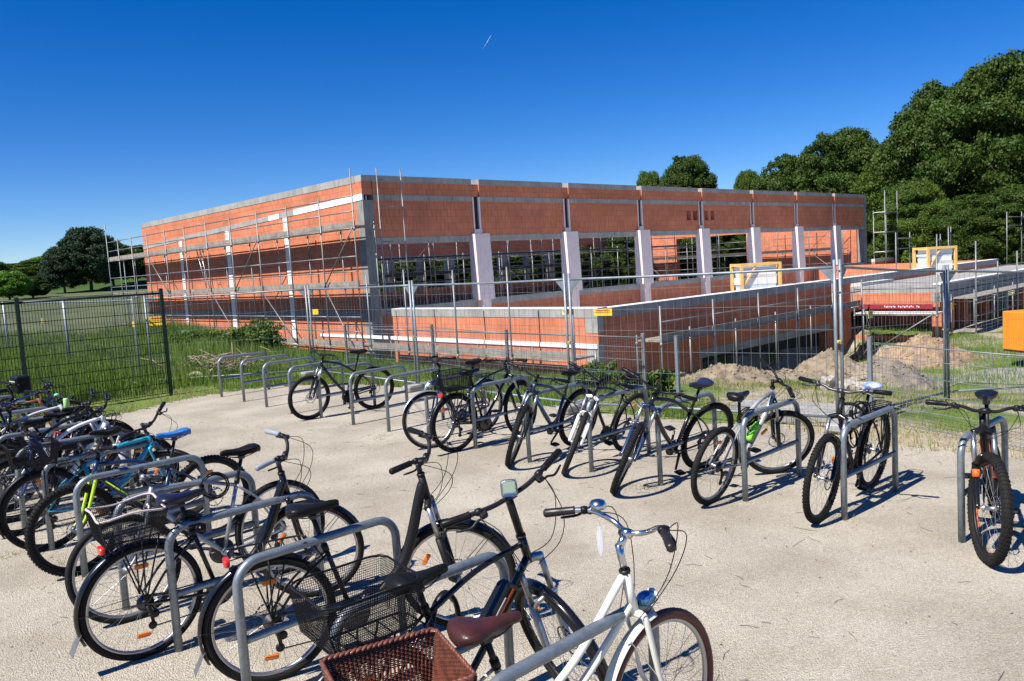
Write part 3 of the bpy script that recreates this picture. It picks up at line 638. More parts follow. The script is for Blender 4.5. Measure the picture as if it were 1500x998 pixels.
PT = scatter(150000, -10, 14, 6, 22, lambda X, Y: off_gravel(X, Y, -.22) & (U(X, Y) < 19) & notbuild(X, Y) & (rng.random(len(X)) < .6*smooth((cl(X, Y, 2.1, 4)-.45)*4)+.15), 27)
o = bpy.data.objects.new('dry_grass', quad_mesh('dry_grass', blades(PT, .09, .01, 28, .9), grass_dry)); col.objects.link(o); tag(o, 'thin dry grass along the edge of the gravel', 'grass', kind='stuff')

# twigs and pebbles lying on the gravel
r_ = np.random.default_rng(5); mb = MB(); twig_m = mat('twig', (.12, .09, .06), .9)
for _ in range(700):
    x = r_.uniform(-6, 7); y = r_.uniform(2.2, 13)
    if edge_dist(x, y) < .1: continue
    a = r_.random()*6.28; L_ = r_.uniform(.03, .16)*(1.4 if x > 2 else .8); c = r_.normal()*.5
    P = [[x, y, .010], [x+L_*.5*math.cos(a), y+L_*.5*math.sin(a), .012], [x+L_*.5*math.cos(a)+L_*.5*math.cos(a+c), y+L_*.5*math.sin(a)+L_*.5*math.sin(a+c), .009]]
    mb.tube(P, .0016, twig_m, n=3, caps=False)
tag(mb.build('twigs', twig_m), 'thin dark twigs strewn over the gravel', 'twigs', kind='stuff')
n = 22000; X = r_.uniform(-8, 8, n); Y = 2.2+11*r_.random(n)**1.5; k = ~off_gravel(X, Y, -.1); X = X[k]; Y = Y[k]; n = len(X); s = r_.uniform(.002, .006, n)*(1+Y*.05)
ico = np.array([[1,0,0],[0,1,0],[-1,0,0],[0,-1,0],[0,0,.8],[0,0,-.8]]); F0 = np.array([[0,1,4],[1,2,4],[2,3,4],[3,0,4],[1,0,5],[2,1,5],[3,2,5],[0,3,5]])
V = (ico[None]*s[:, None, None]*r_.uniform(.7, 1.3, (n, 6, 1)))+np.stack([X, Y, np.full(n, .008)], 1)[:, None]
me = bpy.data.meshes.new('pebbles'); F = (F0[None]+np.arange(n)[:, None, None]*6).reshape(-1, 3); me.from_pydata(V.reshape(-1, 3).tolist(), [], F.tolist()); me.materials.append(mat('pebble', (.45, .41, .34), .9, var=.25, vscale=50))
o = bpy.data.objects.new('pebbles', me); col.objects.link(o); tag(o, 'tiny pale pebbles loose on the gravel', 'pebbles', kind='stuff')
#PART2
# ------------------------------------------------------------------ fences
def pole_panel(A, B, zA, zB, label, mesh=True, post_r=.021, H=2.0, group='construction fence panels'):
    """one tube-framed mesh panel between two ground points"""
    A = np.array([A[0], A[1], zA]); B = np.array([B[0], B[1], zB]); mid = (A+B)/2; d = B-A; L = np.linalg.norm(d[:2])
    root = empty('construction_fence', (A[0], A[1], zA), math.atan2(d[1], d[0])); tag(root, label, 'fence panel', group); sl = d[2]
    Z = lambda x: sl*x/L
    for x in (0, L):
        mb = MB(); mb.tube([[x, 0, .02+Z(x)], [x, 0, H+.07+Z(x)]], post_r, n=10)
        for z in (H-.06, H-.32): mb.tube([[x-.03, 0, z+Z(x)], [x+.03, 0, z+Z(x)]], .012, n=6)
        mb.build('post', zinc_f, root)
    mb = MB(); mb.tube(cat([[0, 0, H-.02], [L*.5, 0, H-.02+Z(L*.5)-.012], [L, 0, H-.02+Z(L)]], 5), .0175, n=8); mb.build('top_rail', zinc_f, root)
    mb = MB(); mb.tube([[0, 0, .14], [L, 0, .14+Z(L)]], .0175, n=8); mb.build('bottom_rail', zinc_f, root)
    mb = MB(); n = int(L/.115)
    for i in range(1, n): x = L*i/n; mb.tube([[x, .003*math.sin(i), .14+Z(x)], [x, .004*math.sin(i*2.), H-.02+Z(x)]], .0021, n=3, caps=False)
    for z in (.36, .62, .92, 1.22, 1.52, 1.8): mb.tube([[0, .004, z], [L, .004, z+Z(L)]], .0023, n=3, caps=False)
    mb.build('wire_mesh', zinc_f, root)
    for x, s in ((.02, 1), (L-.02, -1)):
        mb = MB(); z = H-.04+Z(x); V = [[x, -.006, z], [x+s*.16, -.006, z], [x, -.006, z-.16]]; V += [[a, .006, c] for a, b, c in V]
        mb.add(V, [(0, 1, 2), (5, 4, 3), (0, 3, 4, 1), (1, 4, 5, 2), (2, 5, 3, 0)], None, False); mb.build('corner_gusset', zinc_f, root)
    return root
fp = [at(222, 566)[:2], at(461, 551)[:2], at(613, 572)[:2], at(840, 603)[:2], at(1233, 628)[:2], np.array([6.55, 12.0]), np.array([9.6, 13.2])]
dd = lambda a, b, e: a+(b-a)/np.linalg.norm(b-a)*e
lbl = ['construction fence panel at left with the long white lit top rail', 'construction fence panel in front of the hall corner', 'construction fence panel in front of the low annex wall', 'construction fence panel from the middle posts to the right double post', 'construction fence panel running back from the right double post past the manhole', 'rightmost construction fence panel in front of the orange box']
zs = [0, 0, 0, 0, 0, -.22, -.42]
for i in range(6):
    a_, b_ = fp[i], fp[i+1]; pan = pole_panel(dd(a_, b_, .045), dd(b_, a_, .045), zs[i], zs[i+1], lbl[i])
    if i: mb = MB(); z = .95+.03*i; mb.tube([[-.11, 0, z], [.03, 0, z]], .016, n=6); mb.rbox((-.045, 0, z), (.05, .06, .05), .01); mb.build('clamp', mat('brass_clamp', (.45, .38, .15), .5, .5), pan)
fl = [at(209, 572)[:2], np.array([-11.9, 21.4]), np.array([-16.4, 26.]), np.array([-21.2, 31.0]), np.array([-27., 36])]
ll = ['fence panel in the meadow nearest behind the green fence', 'second fence panel going back across the meadow', 'third fence panel far out in the meadow', 'farthest fence panel in the meadow at left']
for i in range(4):
    a_, b_ = fl[i], fl[i+1]; pole_panel(dd(a_, b_, .04), dd(b_, a_, .04), 0 if i == 0 else g(*a_), g(*b_), ll[i])
for i, p in enumerate(fp[1:5]):
    mb = MB(); mb.rbox((0, 0, .06), (.7, .24, .12), .05); o = mb.build('concrete_weight', conc); o.location = (p[0]+.02, p[1], .004); o.rotation_euler = (0, 0, HROT+R_(3*i))
    tag(o, ['concrete foot block under the leftmost double post', 'concrete foot block under the double post in front of the annex', 'concrete foot block under the middle double post', 'concrete foot block under the right double post'][i], 'concrete block', 'concrete fence feet')
sign_ink = mat('sign_ink', (.35, .06, .03), .6); sign_ink2 = mat('sign_ink_dark', (.12, .08, .03), .6)
def sign(u, v, Y, w, h, label, m=yellow, rz=None, lines=True):
    p = atY(u, v, Y); root = empty('warning_sign', p, HROT+R_(90) if rz is None else rz); tag(root, label, 'sign')
    mb = MB(); mb.rbox((0, 0, 0), (w, .006, h), .002); mb.build('plate', m, root)
    if lines:
        mb = MB(); r = np.random.default_rng(int(u))
        for zz, th, mm in ((h*.28, h*.16, sign_ink), (h*.05, h*.05, sign_ink2), (-h*.12, h*.05, sign_ink2)):
            x = -w*.38
            while x < w*.36:
                L = r.uniform(.02, .06)*w*1.5
                for s in (-1, 1): mb.box((x+L/2, s*.0045, zz), (L*.8, .002, th), mm)
                x += L
        mb.build('printed_lines', sign_ink, root)
zr = math.atan2(*(fp[4]-fp[3])[::-1])
sign(883, 457.5, 11.55, .30, .10, 'bright yellow warning sign just right of the middle double post', rz=zr)
sign(832, 457, 11.9, .2, .085, 'pale sun-bleached yellow sign just left of the middle double post', mat('bleached_yellow', (.8, .6, .3), .6), rz=zr)
sign(462, 457, 18.0, .19, .12, 'small yellow sign beside the leftmost double post', rz=zr, lines=False)
sign(231, 470, 17.9, .38, .2, 'yellow sign behind the right post of the green fence', rz=math.atan2(*(fp[1]-fp[0])[::-1]), lines=True)
sign(195, 475, 18.5, .14, .12, 'small yellow sign in the meadow left of the paired grey posts', rz=-.8, lines=False)
sign(62, 470, 24, .17, .15, 'small yellow sign on the second meadow fence panel', rz=-.8, lines=False)
sign(7, 466, 30, .17, .15, 'small yellow sign at the far left on the meadow fence', rz=-.8, lines=False)
sign(1275, 461, 10.6, .13, .1, 'pale yellow tag hanging on the fence right of the double post', mat('pale_yellow', (.66, .58, .2), .6), rz=.7)
sign(1395, 449, 14, .14, .11, 'orange yellow box on the scaffold post near the right fence posts', mat('amber', (.75, .42, .03), .5), rz=.8, lines=False)

def rod_fence(A, B, zA, zB, H, label, m, post_m, posts, pr, step=.05, rows=(0, .2, .4, .6, .8), wr=.003, first=True, last=True, ph=None):
    A = np.array(A[:2]); B = np.array(B[:2]); d = B-A; L = np.linalg.norm(d); root = empty('mesh_fence', (A[0], A[1], zA), math.atan2(d[1], d[0])); tag(root, label, 'fence', None)
    Z = lambda x: (zB-zA)*x/L
    for x in posts:
        mb = MB(); h = ph or H+.04; mb.rbox((x, .035, h/2-.1+Z(x)), (pr, pr*.8, h+.2), .008); mb.build('post', post_m, root)
    mb = MB(); n = int(L/step)
    for i in range(n+1): x = L*i/n; mb.tube([[x, 0, .03+Z(x)], [x, 0, H+Z(x)]], wr*.8, n=4, caps=False)
    for z in rows:
        for y in (-.006, .006): mb.tube([[0, y, z*H+.04], [L, y, z*H+.04+Z(L)]], wr, n=4, caps=False)
    mb.tube([[0, 0, H], [L, 0, H+Z(L)]], wr*(4. if wr > .004 else 2.2), n=5)
    mb.build('rod_panel', m, root); return root
gp = at(250, 578); gd = -BX
B2 = gp[:2]+gd*2.55; B3 = B2+gd*2.55; B4 = B3+gd*2.55
gl = ['right panel of the dark green mesh fence ending in the free end post', 'middle panel of the dark green mesh fence left of its tall post', 'leftmost panel of the dark green mesh fence cut by the photo edge']
for i, (a_, b_) in enumerate(((gp[:2], B2), (B2+gd*.06, B3), (B3+gd*.06, B4))):
    rod_fence(a_, b_, 0, 0, 2.1, gl[i], green_p, green_p, [0] if i == 0 else [-.03], .07, .05, [k/10. for k in range(11)], .006, ph=2.2)
# low grey mesh fence behind the construction fence
lp = [at(508, 537)[:2], at(635, 546)[:2], at(744, 566)[:2], at(944, 587)[:2], at(995, 600)[:2], at(1276, 619)[:2]]
ll = ['left section of the low grey mesh fence behind the bicycle with blue frame', 'middle section of the low grey mesh fence before the annex front', 'right section of the low grey mesh fence before the annex corner']
for i in range(3):
    L = np.linalg.norm(lp[i+1]-lp[i]); rod_fence(lp[i], lp[i+1], min(0, g(*lp[i])+.1), min(0, g(*lp[i+1])+.1), 1.0, ll[i], zinc_f, zinc_s, [0, L] if i == 2 else [0], .06, ph=1.06)
for i in (4, 5):
    mb = MB(); mb.rbox((0, 0, .45), (.06, .05, 1.25), .008); mb.box((0, 0, 1.08), (.065, .055, .012)); o = mb.build('steel_post', zinc_f); o.location = (*lp[i], 0); o.rotation_euler = (0, 0, .8)
    tag(o, ['lone grey steel post left of the first dirt mound', 'lone grey steel post right of the right double post'][i-4], 'post', 'lone low steel posts')
rod_fence(lp[5]+np.array([.05, -.04]), (5.3, 7.9), 0, 0, 1.0, 'low wire mesh fence running forward behind the rightmost bicycle rack', zinc_f, zinc_f, [], .06, .05)
rod_fence((5.34, 7.87), (8.2, 6.4), 0, 0, 1.0, 'low wire mesh fence leaving the photo at the right edge', zinc_f, zinc_f, [0], .06, .05)

# ------------------------------------------------------------------ yard items beyond the fence
def dirt_mat(name, c1, c2):
    return mat(name, c1, .95, bump=3, bscale=14, color2=c2, vscale=5, detail=10, spec=.1)
soil = dirt_mat('dry_soil', (.30, .24, .17), (.13, .105, .07)); soil2 = dirt_mat('reddish_soil', (.38, .27, .17), (.2, .14, .09))
def mound(c, rx, ry, h, seed, m, label):
    r = np.random.default_rng(seed); n = 90; th = np.linspace(0, 2*math.pi, n+1)[:-1]; rr = np.linspace(0, 1, 46); ph = r.random(24)*6.28
    V = np.zeros((len(rr), n+1, 3))
    for i, q in enumerate(rr):
        for j in range(n+1):
            a = th[j % n]; k = 1+.14*math.sin(2*a+ph[0])+.1*math.sin(3*a+ph[1])+.05*math.sin(7*a+ph[2]); x = q*math.cos(a)*rx*k; y = q*math.sin(a)*ry*k
            z = h*(1-q**1.7)**1.05*(.86+.25*math.sin(x*2.2+ph[3])*math.cos(y*2.+ph[4]))+(.05*math.sin(x*9+ph[5]+math.sin(y*7))*math.sin(y*8+ph[6])+.02*math.sin(x*21+ph[7])*math.sin(y*23+ph[8])+r.normal()*.022)*(1-q**6)
            V[i, j] = [x, y, z+g(c[0]+x, c[1]+y)-.06]
    mb = MB(); V[:, -1] = V[:, 0]; mb.grid(V, m)
    for _ in range(520):
        i = int(len(rr)*r.random()**.6); j = r.integers(n); q0 = V[min(i, len(rr)-1), j]; sz = .012+.05*r.random()**3; mb.add(q0+ico*sz*r.uniform(.6, 1.3, (6, 1)), F0, m, False)
    o = mb.build('dirt_mound'); o.location = (c[0], c[1], 0); tag(o, label, 'dirt mound', 'dirt mounds in the building yard')
    k = 260; a = r.random(k)*6.28; q = r.random(k)**.5
    return o
mound(atY(1100, 540, 16.6), 2.1, 1.5, .68, 3, soil, 'nearest dirt mound, in front of the dark basement opening')
mound(atY(1218, 530, 17.8), 1.6, 1.4, .80, 5, soil, 'middle dirt mound right behind the right double post')
mound(atY(1285, 530, 17.2), 1.35, 1.3, .98, 8, dirt_mat('grey_soil', (.29, .245, .19), (.13, .11, .085)), 'grey brown dirt mound right of the double post, beside the green strip')
mound(atY(1350, 500, 22.5), 1.7, 1.2, .85, 9, soil2, 'small reddish dirt mound below the red banner')
def stone(u, v, Y, d, label, seed):
    p = atY(u, v, Y); r = np.random.default_rng(seed); mb = MB(); mb.rbox((0, 0, 0), tuple(q*.8 for q in d), min(d)*.2, rot=np.array(Matrix.Rotation(r.random(), 3, 'Z') @ Matrix.Rotation(.25, 3, 'X')))
    o = mb.build('stone', mat('field_stone', (.45, .41, .35), .9, bump=.5, bscale=30, vscale=9, var=.2)); V = np.array([q.co for q in o.data.vertices]); V += r.normal(size=V.shape)*min(d)*.07
    for q, w in zip(o.data.vertices, V): q.co = w
    o.location = (p[0], p[1], g(p[0], p[1])+d[2]*.35); tag(o, label, 'stone', 'pale stones by the dirt mounds')
stone(1213, 560, 13.6, (.3, .22, .3), 'upright pale stone left of the double post', 1); stone(1243, 562, 13.4, (.4, .3, .22), 'wedge shaped pale stone right of the double post', 2)
stone(1262, 563, 13.2, (.36, .25, .2), 'flat pale stone nearest the lone right post', 3); stone(1248, 553, 14.2, (.25, .2, .3), 'small pale stone on top behind the wedge shaped one', 4)
for i, (u, v, d, lab) in enumerate(((1165, 603, (1.7, .4, .1), 'long flat concrete kerb stone lying left of the double post'), (1190, 615, (.8, .35, .12), 'short concrete slab lying by the foot of the double post'))):
    p = at(u, v); mb = MB(); mb.rbox((0, 0, .05), d, .02); o = mb.build('concrete_slab', conc); o.location = (p[0], p[1], 0); o.rotation_euler = (0, 0, -.55+i*.3); tag(o, lab, 'slab')
p = atG(1336, 556); mb = MB(); mb.lathe([(.0, 0), (.36, 0), (.36, .03), (.30, .035), (.30, .02), (.0, .02)], (0, 0, 0), (0, 0, 1), n=32)
for k in range(-3, 4): mb.box((k*.07, 0, .026), (.02, .45, .01))
o = mb.build('manhole_cover', mat('cast_iron', (.05, .05, .055), .8, bump=.3, bscale=60)); o.location = (p[0], p[1], g(p[0], p[1])+.0); tag(o, 'round dark iron manhole cover in the grey yard ground', 'manhole cover')
X0, Y0 = p[0], p[1]; xs = np.linspace(-2.6, 4.5, 26); V = np.array([[[X0+x, Y0+y*1.0, g(X0+x, Y0+y)+.004] for y in np.linspace(-1.1-.3*math.sin(i*.9), 1.0+.25*math.sin(i*.7+1), 12)] for i, x in enumerate(xs)])
mb = MB(); mb.grid(V, mat('grey_grit', (.33, .31, .27), .95, bump=.5, bscale=60, vscale=4, var=.12)); tag(mb.build('yard_path'), kind='structure')
# orange box on a wheeled frame
p = atG(1493, 541); root = empty('orange_box', (p[0]+.5, p[1]+.2, g(p[0], p[1])), R_(12)); tag(root, 'tall ribbed orange box on a small wheeled frame at the right edge', 'site box')
mb = MB(); mb.rbox((0, 0, .98), (1.15, .8, 1.0), .03); mb.build('housing', orange, root)
mb = MB()
for k in range(17): mb.box((-.53+k*.066, -.405, .98), (.012, .012, .94))
for k in range(10): mb.box((-.58, -.34+k*.075, .98), (.012, .012, .94))
mb.build('ribs', orange, root); mb = MB(); mb.rbox((0, 0, .46), (1.1, .75, .05), .02)
for sx in (-.4, .1, .45): mb.tube([[sx, -.3, .46], [sx*1.1, -.36, .12]], .025, n=6)
mb.build('frame', steel_d, root)
for sx in (-.3, .35):
    mb = MB(); mb.lathe([(.03, -.05), (.16, -.045), (.17, 0), (.16, .045), (.03, .05)], (sx, -.3, .17), (0, 1, 0), n=18); mb.build('wheel', rubber, root)
# dead brush heap in the grass
p = at(300, 566); r_ = np.random.default_rng(4); mb = MB(); bm = mat('dead_branches', (.32, .25, .17), .9, var=.2)
for _ in range(110):
    a = r_.random()*3.14; q0 = np.array([r_.normal()*.45, r_.normal()*.3, .02+.35*r_.random()]); L = r_.uniform(.2, .6); mb.tube([q0, q0+[L*.5*math.cos(a), L*.5*math.sin(a), .04], q0+[L*math.cos(a+.3), L*math.sin(a+.3), r_.normal()*.1+.02]], r_.uniform(.004, .014), n=4)
o = mb.build('brush_heap', bm); o.location = (p[0]-.1, p[1]+1.3, 0.15); tag(o, 'heap of dead branches in the grass left of the first racks', 'brush heap', kind='stuff')
mb = MB(); mb.tube(cat([[0, 0, 0], [.2, .05, .08], [.42, 0, .02], [.6, .1, .14]], 3), [.05]*9+[.03], n=7); o = mb.build('log', mat('split_wood', (.6, .5, .33), .9)); o.location = (p[0]-.75, p[1]+.9, .12); tag(o, 'pale broken log at the left end of the brush heap', 'log')

# ------------------------------------------------------------------ bicycle racks
RACK_H = .8
def make_rack():
    root = empty('bicycle_rack'); L = 1.0; rr = .13; r = .0255; h = RACK_H-r
    P = [[0, 0, -.05], [0, 0, h-rr]]
    for t in np.linspace(0, 90, 8)[1:]: P.append([rr-rr*math.cos(R_(t)), 0, h-rr+rr*math.sin(R_(t))])
    for t in np.linspace(0, 90, 8): P.append([L-rr+rr*math.sin(R_(t)), 0, h-rr+rr*math.cos(R_(t))])
    P.append([L, 0, -.05]); mb = MB(); mb.tube(P, r, n=12); mb.build('hoop', zinc, root)
    mb = MB(); mb.tube([[r*.8, 0, .36], [L-r*.8, 0, .36]], .021, n=10); mb.build('crossbar', zinc, root); return root
rack0 = make_rack()
def copy_tree(o, parent=None):
    c = o.copy(); col.objects.link(c); c.parent = parent
    for ch in list(o.children): copy_tree(ch, c)
    return c
far_px = [(1409,795),(1237,762),(1092,735),(968,712),(867,692),(776,678),(697,658),(629,645),(570,633),(518,623),(471,613),(428,607),(391,597),(358,589),(325,582)]
far_lab = ['rack beside the wide tyred bicycle at the right edge', 'rack holding the bicycle with the knobbly front wheel and rear carrier', 'rack holding the white bicycle with the green bottle', 'rack just left of the white bicycle with green bottle, shaded by a black bicycle', 'rack right of the white forked bicycle wheel', 'rack right of the blue framed bicycle wheel', 'rack in front of the bicycle with the red tail lamp', 'rack mostly hidden behind the silver mudguard wheel', 'empty rack just left of the silver mudguard wheel', 'empty rack second left of the silver mudguard wheel', 'rack right of the lone black bicycle front wheel', 'rack left of the lone black bicycle front wheel', 'third rack from the left end of the far row', 'second rack from the left end of the far row', 'first rack at the left end of the far row']
first = True
for (u, v), lab in zip(far_px, far_lab):
    p = at(u, v); o = rack0 if first else copy_tree(rack0); first = False
    o.location = (p[0], p[1], 0); o.rotation_euler = (R_(random.uniform(-.8, .8)), 0, HROT+R_(random.uniform(-1.5, 1.5))); tag(o, 'hoop '+lab, 'bicycle rack', 'bicycle racks of the far row')
near_lab = ['rack in the foreground passing in front of the cream bicycle', 'rack between the brown saddle and the black low step bicycle', 'rack in the foreground left over the rear wheel of the low step bicycle', 'rack beside the basket with the pale rope rim', 'rack crossing the silver framed bicycle', 'rack in front of the lime forked bicycle', 'rack crossing the bicycle with the cyan frame', 'rack behind the cyan framed bicycle', 'rack carrying the pale green bottle bicycle', 'rack left of the pale green bottle', 'rack at the left edge under the orange brown frame', 'rack at the left edge next to the handlebar bag', 'hindmost rack of the near row at the left edge']
S0 = np.array([-2.16, 4.73])
def SP(k): return S0+k*AX*.954
for i, k in enumerate(range(-3, 10)):
    p = SP(k); o = copy_tree(rack0); o.location = (p[0], p[1], 0); o.rotation_euler = (R_(random.uniform(-.6, .6)), 0, HROT+R_(random.uniform(-1, 1)))
    tag(o, 'hoop '+near_lab[i], 'bicycle rack', 'bicycle racks of the near row')

# ------------------------------------------------------------------ bicycles
def rotm(axis, ang): return np.array(Matrix.Rotation(ang, 3, Vector(axis)))
def bike(label, rear, heading, frame='diamond', fc=blackmatt, r=.35, tw=.022, wb=1.08, steer=0, lean=0, rim=None, fork='rigid', forkc=None, fender=None, rack=False, basket=None, saddle_m=None, saddle_h=.95,
         bar='flat', barm=None, grip=None, tyre=None, knob=False, spokes=28, chaincase=False, bottle=None, light=False, bell=None, display=False, refl=True, tail=False, accent=None, cables=True, scale=1.03, saddle_pitch=0, stand=False, motor=False, lock=False, stem_m=None, extra=None, bar_fwd=.07, bar_h=0.):
    root = empty('bicycle', (rear[0], rear[1], 0)); root.rotation_euler = (R_(lean), 0, R_(90-heading)); root.scale = (scale,)*3
    tag(root, label, 'bicycle', 'parked bicycles')
    rim = rim or blackmatt; forkc = forkc or fc; saddle_m = saddle_m or blackp; barm = barm or blackmatt; grip = grip or blackp; tyre = tyre or rubber; stem_m = stem_m or barm
    a = R_({'step': 77, 'cream': 76.5}.get(frame, 70.5)); u = np.array([-math.cos(a), 0, math.sin(a)]); fo = np.array([math.sin(a), 0, math.cos(a)])
    RH = np.array([0, 0, r]); FH = np.array([wb, 0, r]); BB = np.array([.435, 0, .285])
    FL = (.475 if fork == 'susp' else .40)+(r-.33)*1.; hb = FH-fo*.045+u*FL; HL = {'mtb': .12, 'diamond': .14, 'city': .17, 'step': .17, 'cream': .19}.get(frame, .14); ht = hb+u*HL
    sd_ = np.array([-math.cos(R_(73)), 0, math.sin(R_(73))]); stl = {'mtb': .42, 'diamond': .5, 'city': .48, 'step': .42, 'cream': .46}[frame]; st = BB+sd_*stl
    Sm = np.eye(4); Q = rotm(u, R_(steer)); Sm[:3, :3] = Q; Sm[:3, 3] = hb-Q @ hb
    W = lambda y, p: np.array([p[0], y, p[2]])
    # --- frame
    mb = MB(); fat = .022 if frame == 'mtb' else .0165
    mb.tube([hb-u*.0, ht], .021, n=10)
    if frame in ('mtb', 'diamond', 'city'):
        dtp = cat([BB, BB+(hb-BB)*.5+np.array([0, 0, -.012 if frame == 'mtb' else 0]), hb+u*.03], 4); mb.tube(dtp, np.linspace(fat*1.02, fat*1.15, len(dtp)), n=10)
        ttp = cat([st-sd_*.03, (st+ht)/2+np.array([0, 0, .012 if frame == 'mtb' else 0]), ht-u*.035], 4); mb.tube(ttp, fat*.82, n=10)
    elif frame == 'step':
        P = cat([BB+np.array([.02, 0, .03]), BB+np.array([.16, 0, .06]), BB+np.array([.33, 0, .24]), hb+u*.09+np.array([-.03, 0, -.03]), ht-u*.05], 6); mb.tube(P, np.linspace(.03, .026, len(P)), n=12, flat=1.15)
    elif frame == 'cream':
        for off, e in ((.02, .0), (.16, .0)):
            P = cat([BB+sd_*off+np.array([0, 0, 0]), BB+sd_*off+(ht-u*(.15-off*.6)-(BB+sd_*off))*.5+np.array([0, 0, -.03]), ht-u*(.16-off)], 6); mb.tube(P, .0165, n=10)
    mb.tube([BB, st], fat*.85, n=10); mb.tube([W(-.035, BB), W(.035, BB)], .024, n=10)
    sy = .06 if not knob else .065
    for s in (-1, 1):
        mb.tube(cat([W(s*.028, BB), W(s*.05, (BB*1.5+RH*.5)/2), W(s*sy, RH)], 4), .010, n=7)
        mb.tube(cat([W(s*.02, st-sd_*.03), W(s*.05, (st+RH)/2+np.array([-.01, 0, .02])), W(s*sy, RH)], 4), .0078, n=7)
    fr = mb.build('frame', fc, root)
    if accent:
        mb = MB(); d = (hb-BB); 
        for s in (-1, 1): mb.tube([BB+d*.3+np.array([0, s*fat*1.05, .006]), BB+d*.85+np.array([0, s*fat*1.12, .006])], .006, n=4)
        mb.build('frame_stripe', accent, fr)
    # --- wheels
    def wheel(C, side, M=None, cass=False):
        mb = MB(); R1 = r-tw*2+.004; nseg = 56
        th = np.arange(nseg)*2*math.pi/nseg; prof = [(R1+.004, -.012), (R1+.004, .012), (R1-.008, .011), (R1-.016, .004), (R1-.016, -.004), (R1-.008, -.011)]
        V = np.array([[[pr[0]*math.cos(t), pr[1], pr[0]*math.sin(t)] for pr in prof] for t in th]).reshape(-1, 3); k = len(prof)
        F = [(i*k+j, i*k+(j+1) % k, ((i+1) % nseg)*k+(j+1) % k, ((i+1) % nseg)*k+j) for i in range(nseg) for j in range(k)]
        mb.add(V+C, F, rim)
        hw_ = .035; mb.lathe([(.008, -.055), (.008, -hw_-.01), (.026, -hw_), (.014, -.02), (.014, .02), (.026, hw_), (.008, hw_+.01), (.008, .055)], C, (0, 1, 0), alu_m, n=12)
        for i in range(spokes):
            t = 2*math.pi*i/spokes; s = 1 if i % 2 else -1; off = (1 if (i//2) % 2 else -1)*R_(62)
            p0 = C+np.array([.024*math.cos(t+off), s*hw_*.95, .024*math.sin(t+off)]); p1 = C+np.array([(R1-.014)*math.cos(t), s*.002, (R1-.014)*math.sin(t)]); mb.tube([p0, p1], .0011, alu_m, n=3, caps=False)
        o = mb.build('wheel', rim, root, M=M)
        mb = MB(); V = []; nt_ = 12; Rc = r-tw
        for t in th:
            for j in range(nt_):
                q = 2*math.pi*j/nt_; V.append([(Rc+tw*math.cos(q))*math.cos(t), tw*.98*math.sin(q), (Rc+tw*math.cos(q))*math.sin(t)])
        F = [(i*nt_+j, ((i+1) % nseg)*nt_+j, ((i+1) % nseg)*nt_+(j+1) % nt_, i*nt_+(j+1) % nt_) for i in range(nseg) for j in range(nt_)]
        mb.add(np.array(V)+C, F, tyre)
        if knob:
            for i in range(78):
                t = 2*math.pi*i/78
                for q in ((-.75, -.25, .25, .75) if i % 2 else (-.95, -.5, 0, .5, .95)):
                    qq = q*.95; rr = r-tw+tw*math.cos(qq)+.001; c = C+np.array([rr*math.cos(t), tw*math.sin(qq), rr*math.sin(t)])
                    mb.box(c, (.007, .009, .011), tyre, rot=rotm((0, 1, 0), -t) @ rotm((0, 0, 1), qq))
        mb.build('tyre', tyre, o, M=M)
        if refl:
            for k_ in ((1, 3) if tail and C[0] < .5 else (1,)):
                t = k_*1.55+C[0]; mb = MB(); mb.rbox(C+np.array([.6*r*math.cos(t), .0, .6*r*math.sin(t)]), (.03, .016, .075), .012, rot=rotm((0, 1, 0), -t)); mb.build('spoke_reflector', orange_r, o, M=M)
        if knob or fork == 'susp':
            mb = MB(); cy = C+np.array([0, .045, 0])
            for i in range(20):
                t0, t1 = 2*math.pi*i/20, 2*math.pi*(i+.75)/20; mb.tube([cy+np.array([.078*math.cos(t0), 0, .078*math.sin(t0)]), cy+np.array([.078*math.cos(t1), 0, .078*math.sin(t1)])], .005, n=4)
            mb.build('brake_disc', steel_d, o, M=M)
        return o
    rw = wheel(RH, 1); wheel(FH, 1, Sm)
    # --- fork
    mb = MB()
    if fork == 'susp':
        for s in (-1, 1):
            y = s*.062; top = hb+fo*.005; ax = FH-fo*.045; c0 = top+np.array([0, y, 0])-u*.01
            lo0 = ax+u*.02+fo*.02+np.array([0, y, 0]); mid = ax+u*(FL*.58)+fo*.012+np.array([0, y, 0])
            mb.tube([mid, c0], .0155, alu_m, n=10); mb.tube([W(y, FH), lo0, mid], [.014, .019, .021], forkc, n=10)
        mb.tube(cat([hb+np.array([0, -.07, 0])-u*.012, hb+u*.012, hb+np.array([0, .07, 0])-u*.012], 4), .021, forkc, n=8)
        m0 = ax+u*(FL*.58)+fo*.035; mb.tube(cat([m0+np.array([0, -.062, -.01]), m0+np.array([0, -.045, .045])+fo*.02, m0+np.array([0, .045, .045])+fo*.02, m0+np.array([0, .062, -.01])], 4), .012, forkc, n=8)
    else:
        for s in (-1, 1):
            y = s*.055; mb.tube(cat([hb+np.array([0, s*.03, 0]), hb-u*.03+np.array([0, y, 0]), FH-fo*.04+u*.12+np.array([0, y, 0]), W(y, FH)], 5), np.linspace(.016, .009, 16), forkc, n=9)
        mb.tube([hb+np.array([0, -.035, 0]), hb+np.array([0, .035, 0])], .018, forkc, n=8)
    mb.build('fork', forkc, root, M=Sm)
    # --- stem and handlebar
    rise = {'flat': .05, 'city': .14, 'riser': .07, 'step': .08}[bar]+bar_h; sc_ = ht+u*rise; sc2_ = sc_+(np.array([bar_fwd, 0, .012]) if bar in ('flat', 'riser') else np.array([.045, 0, .05]))
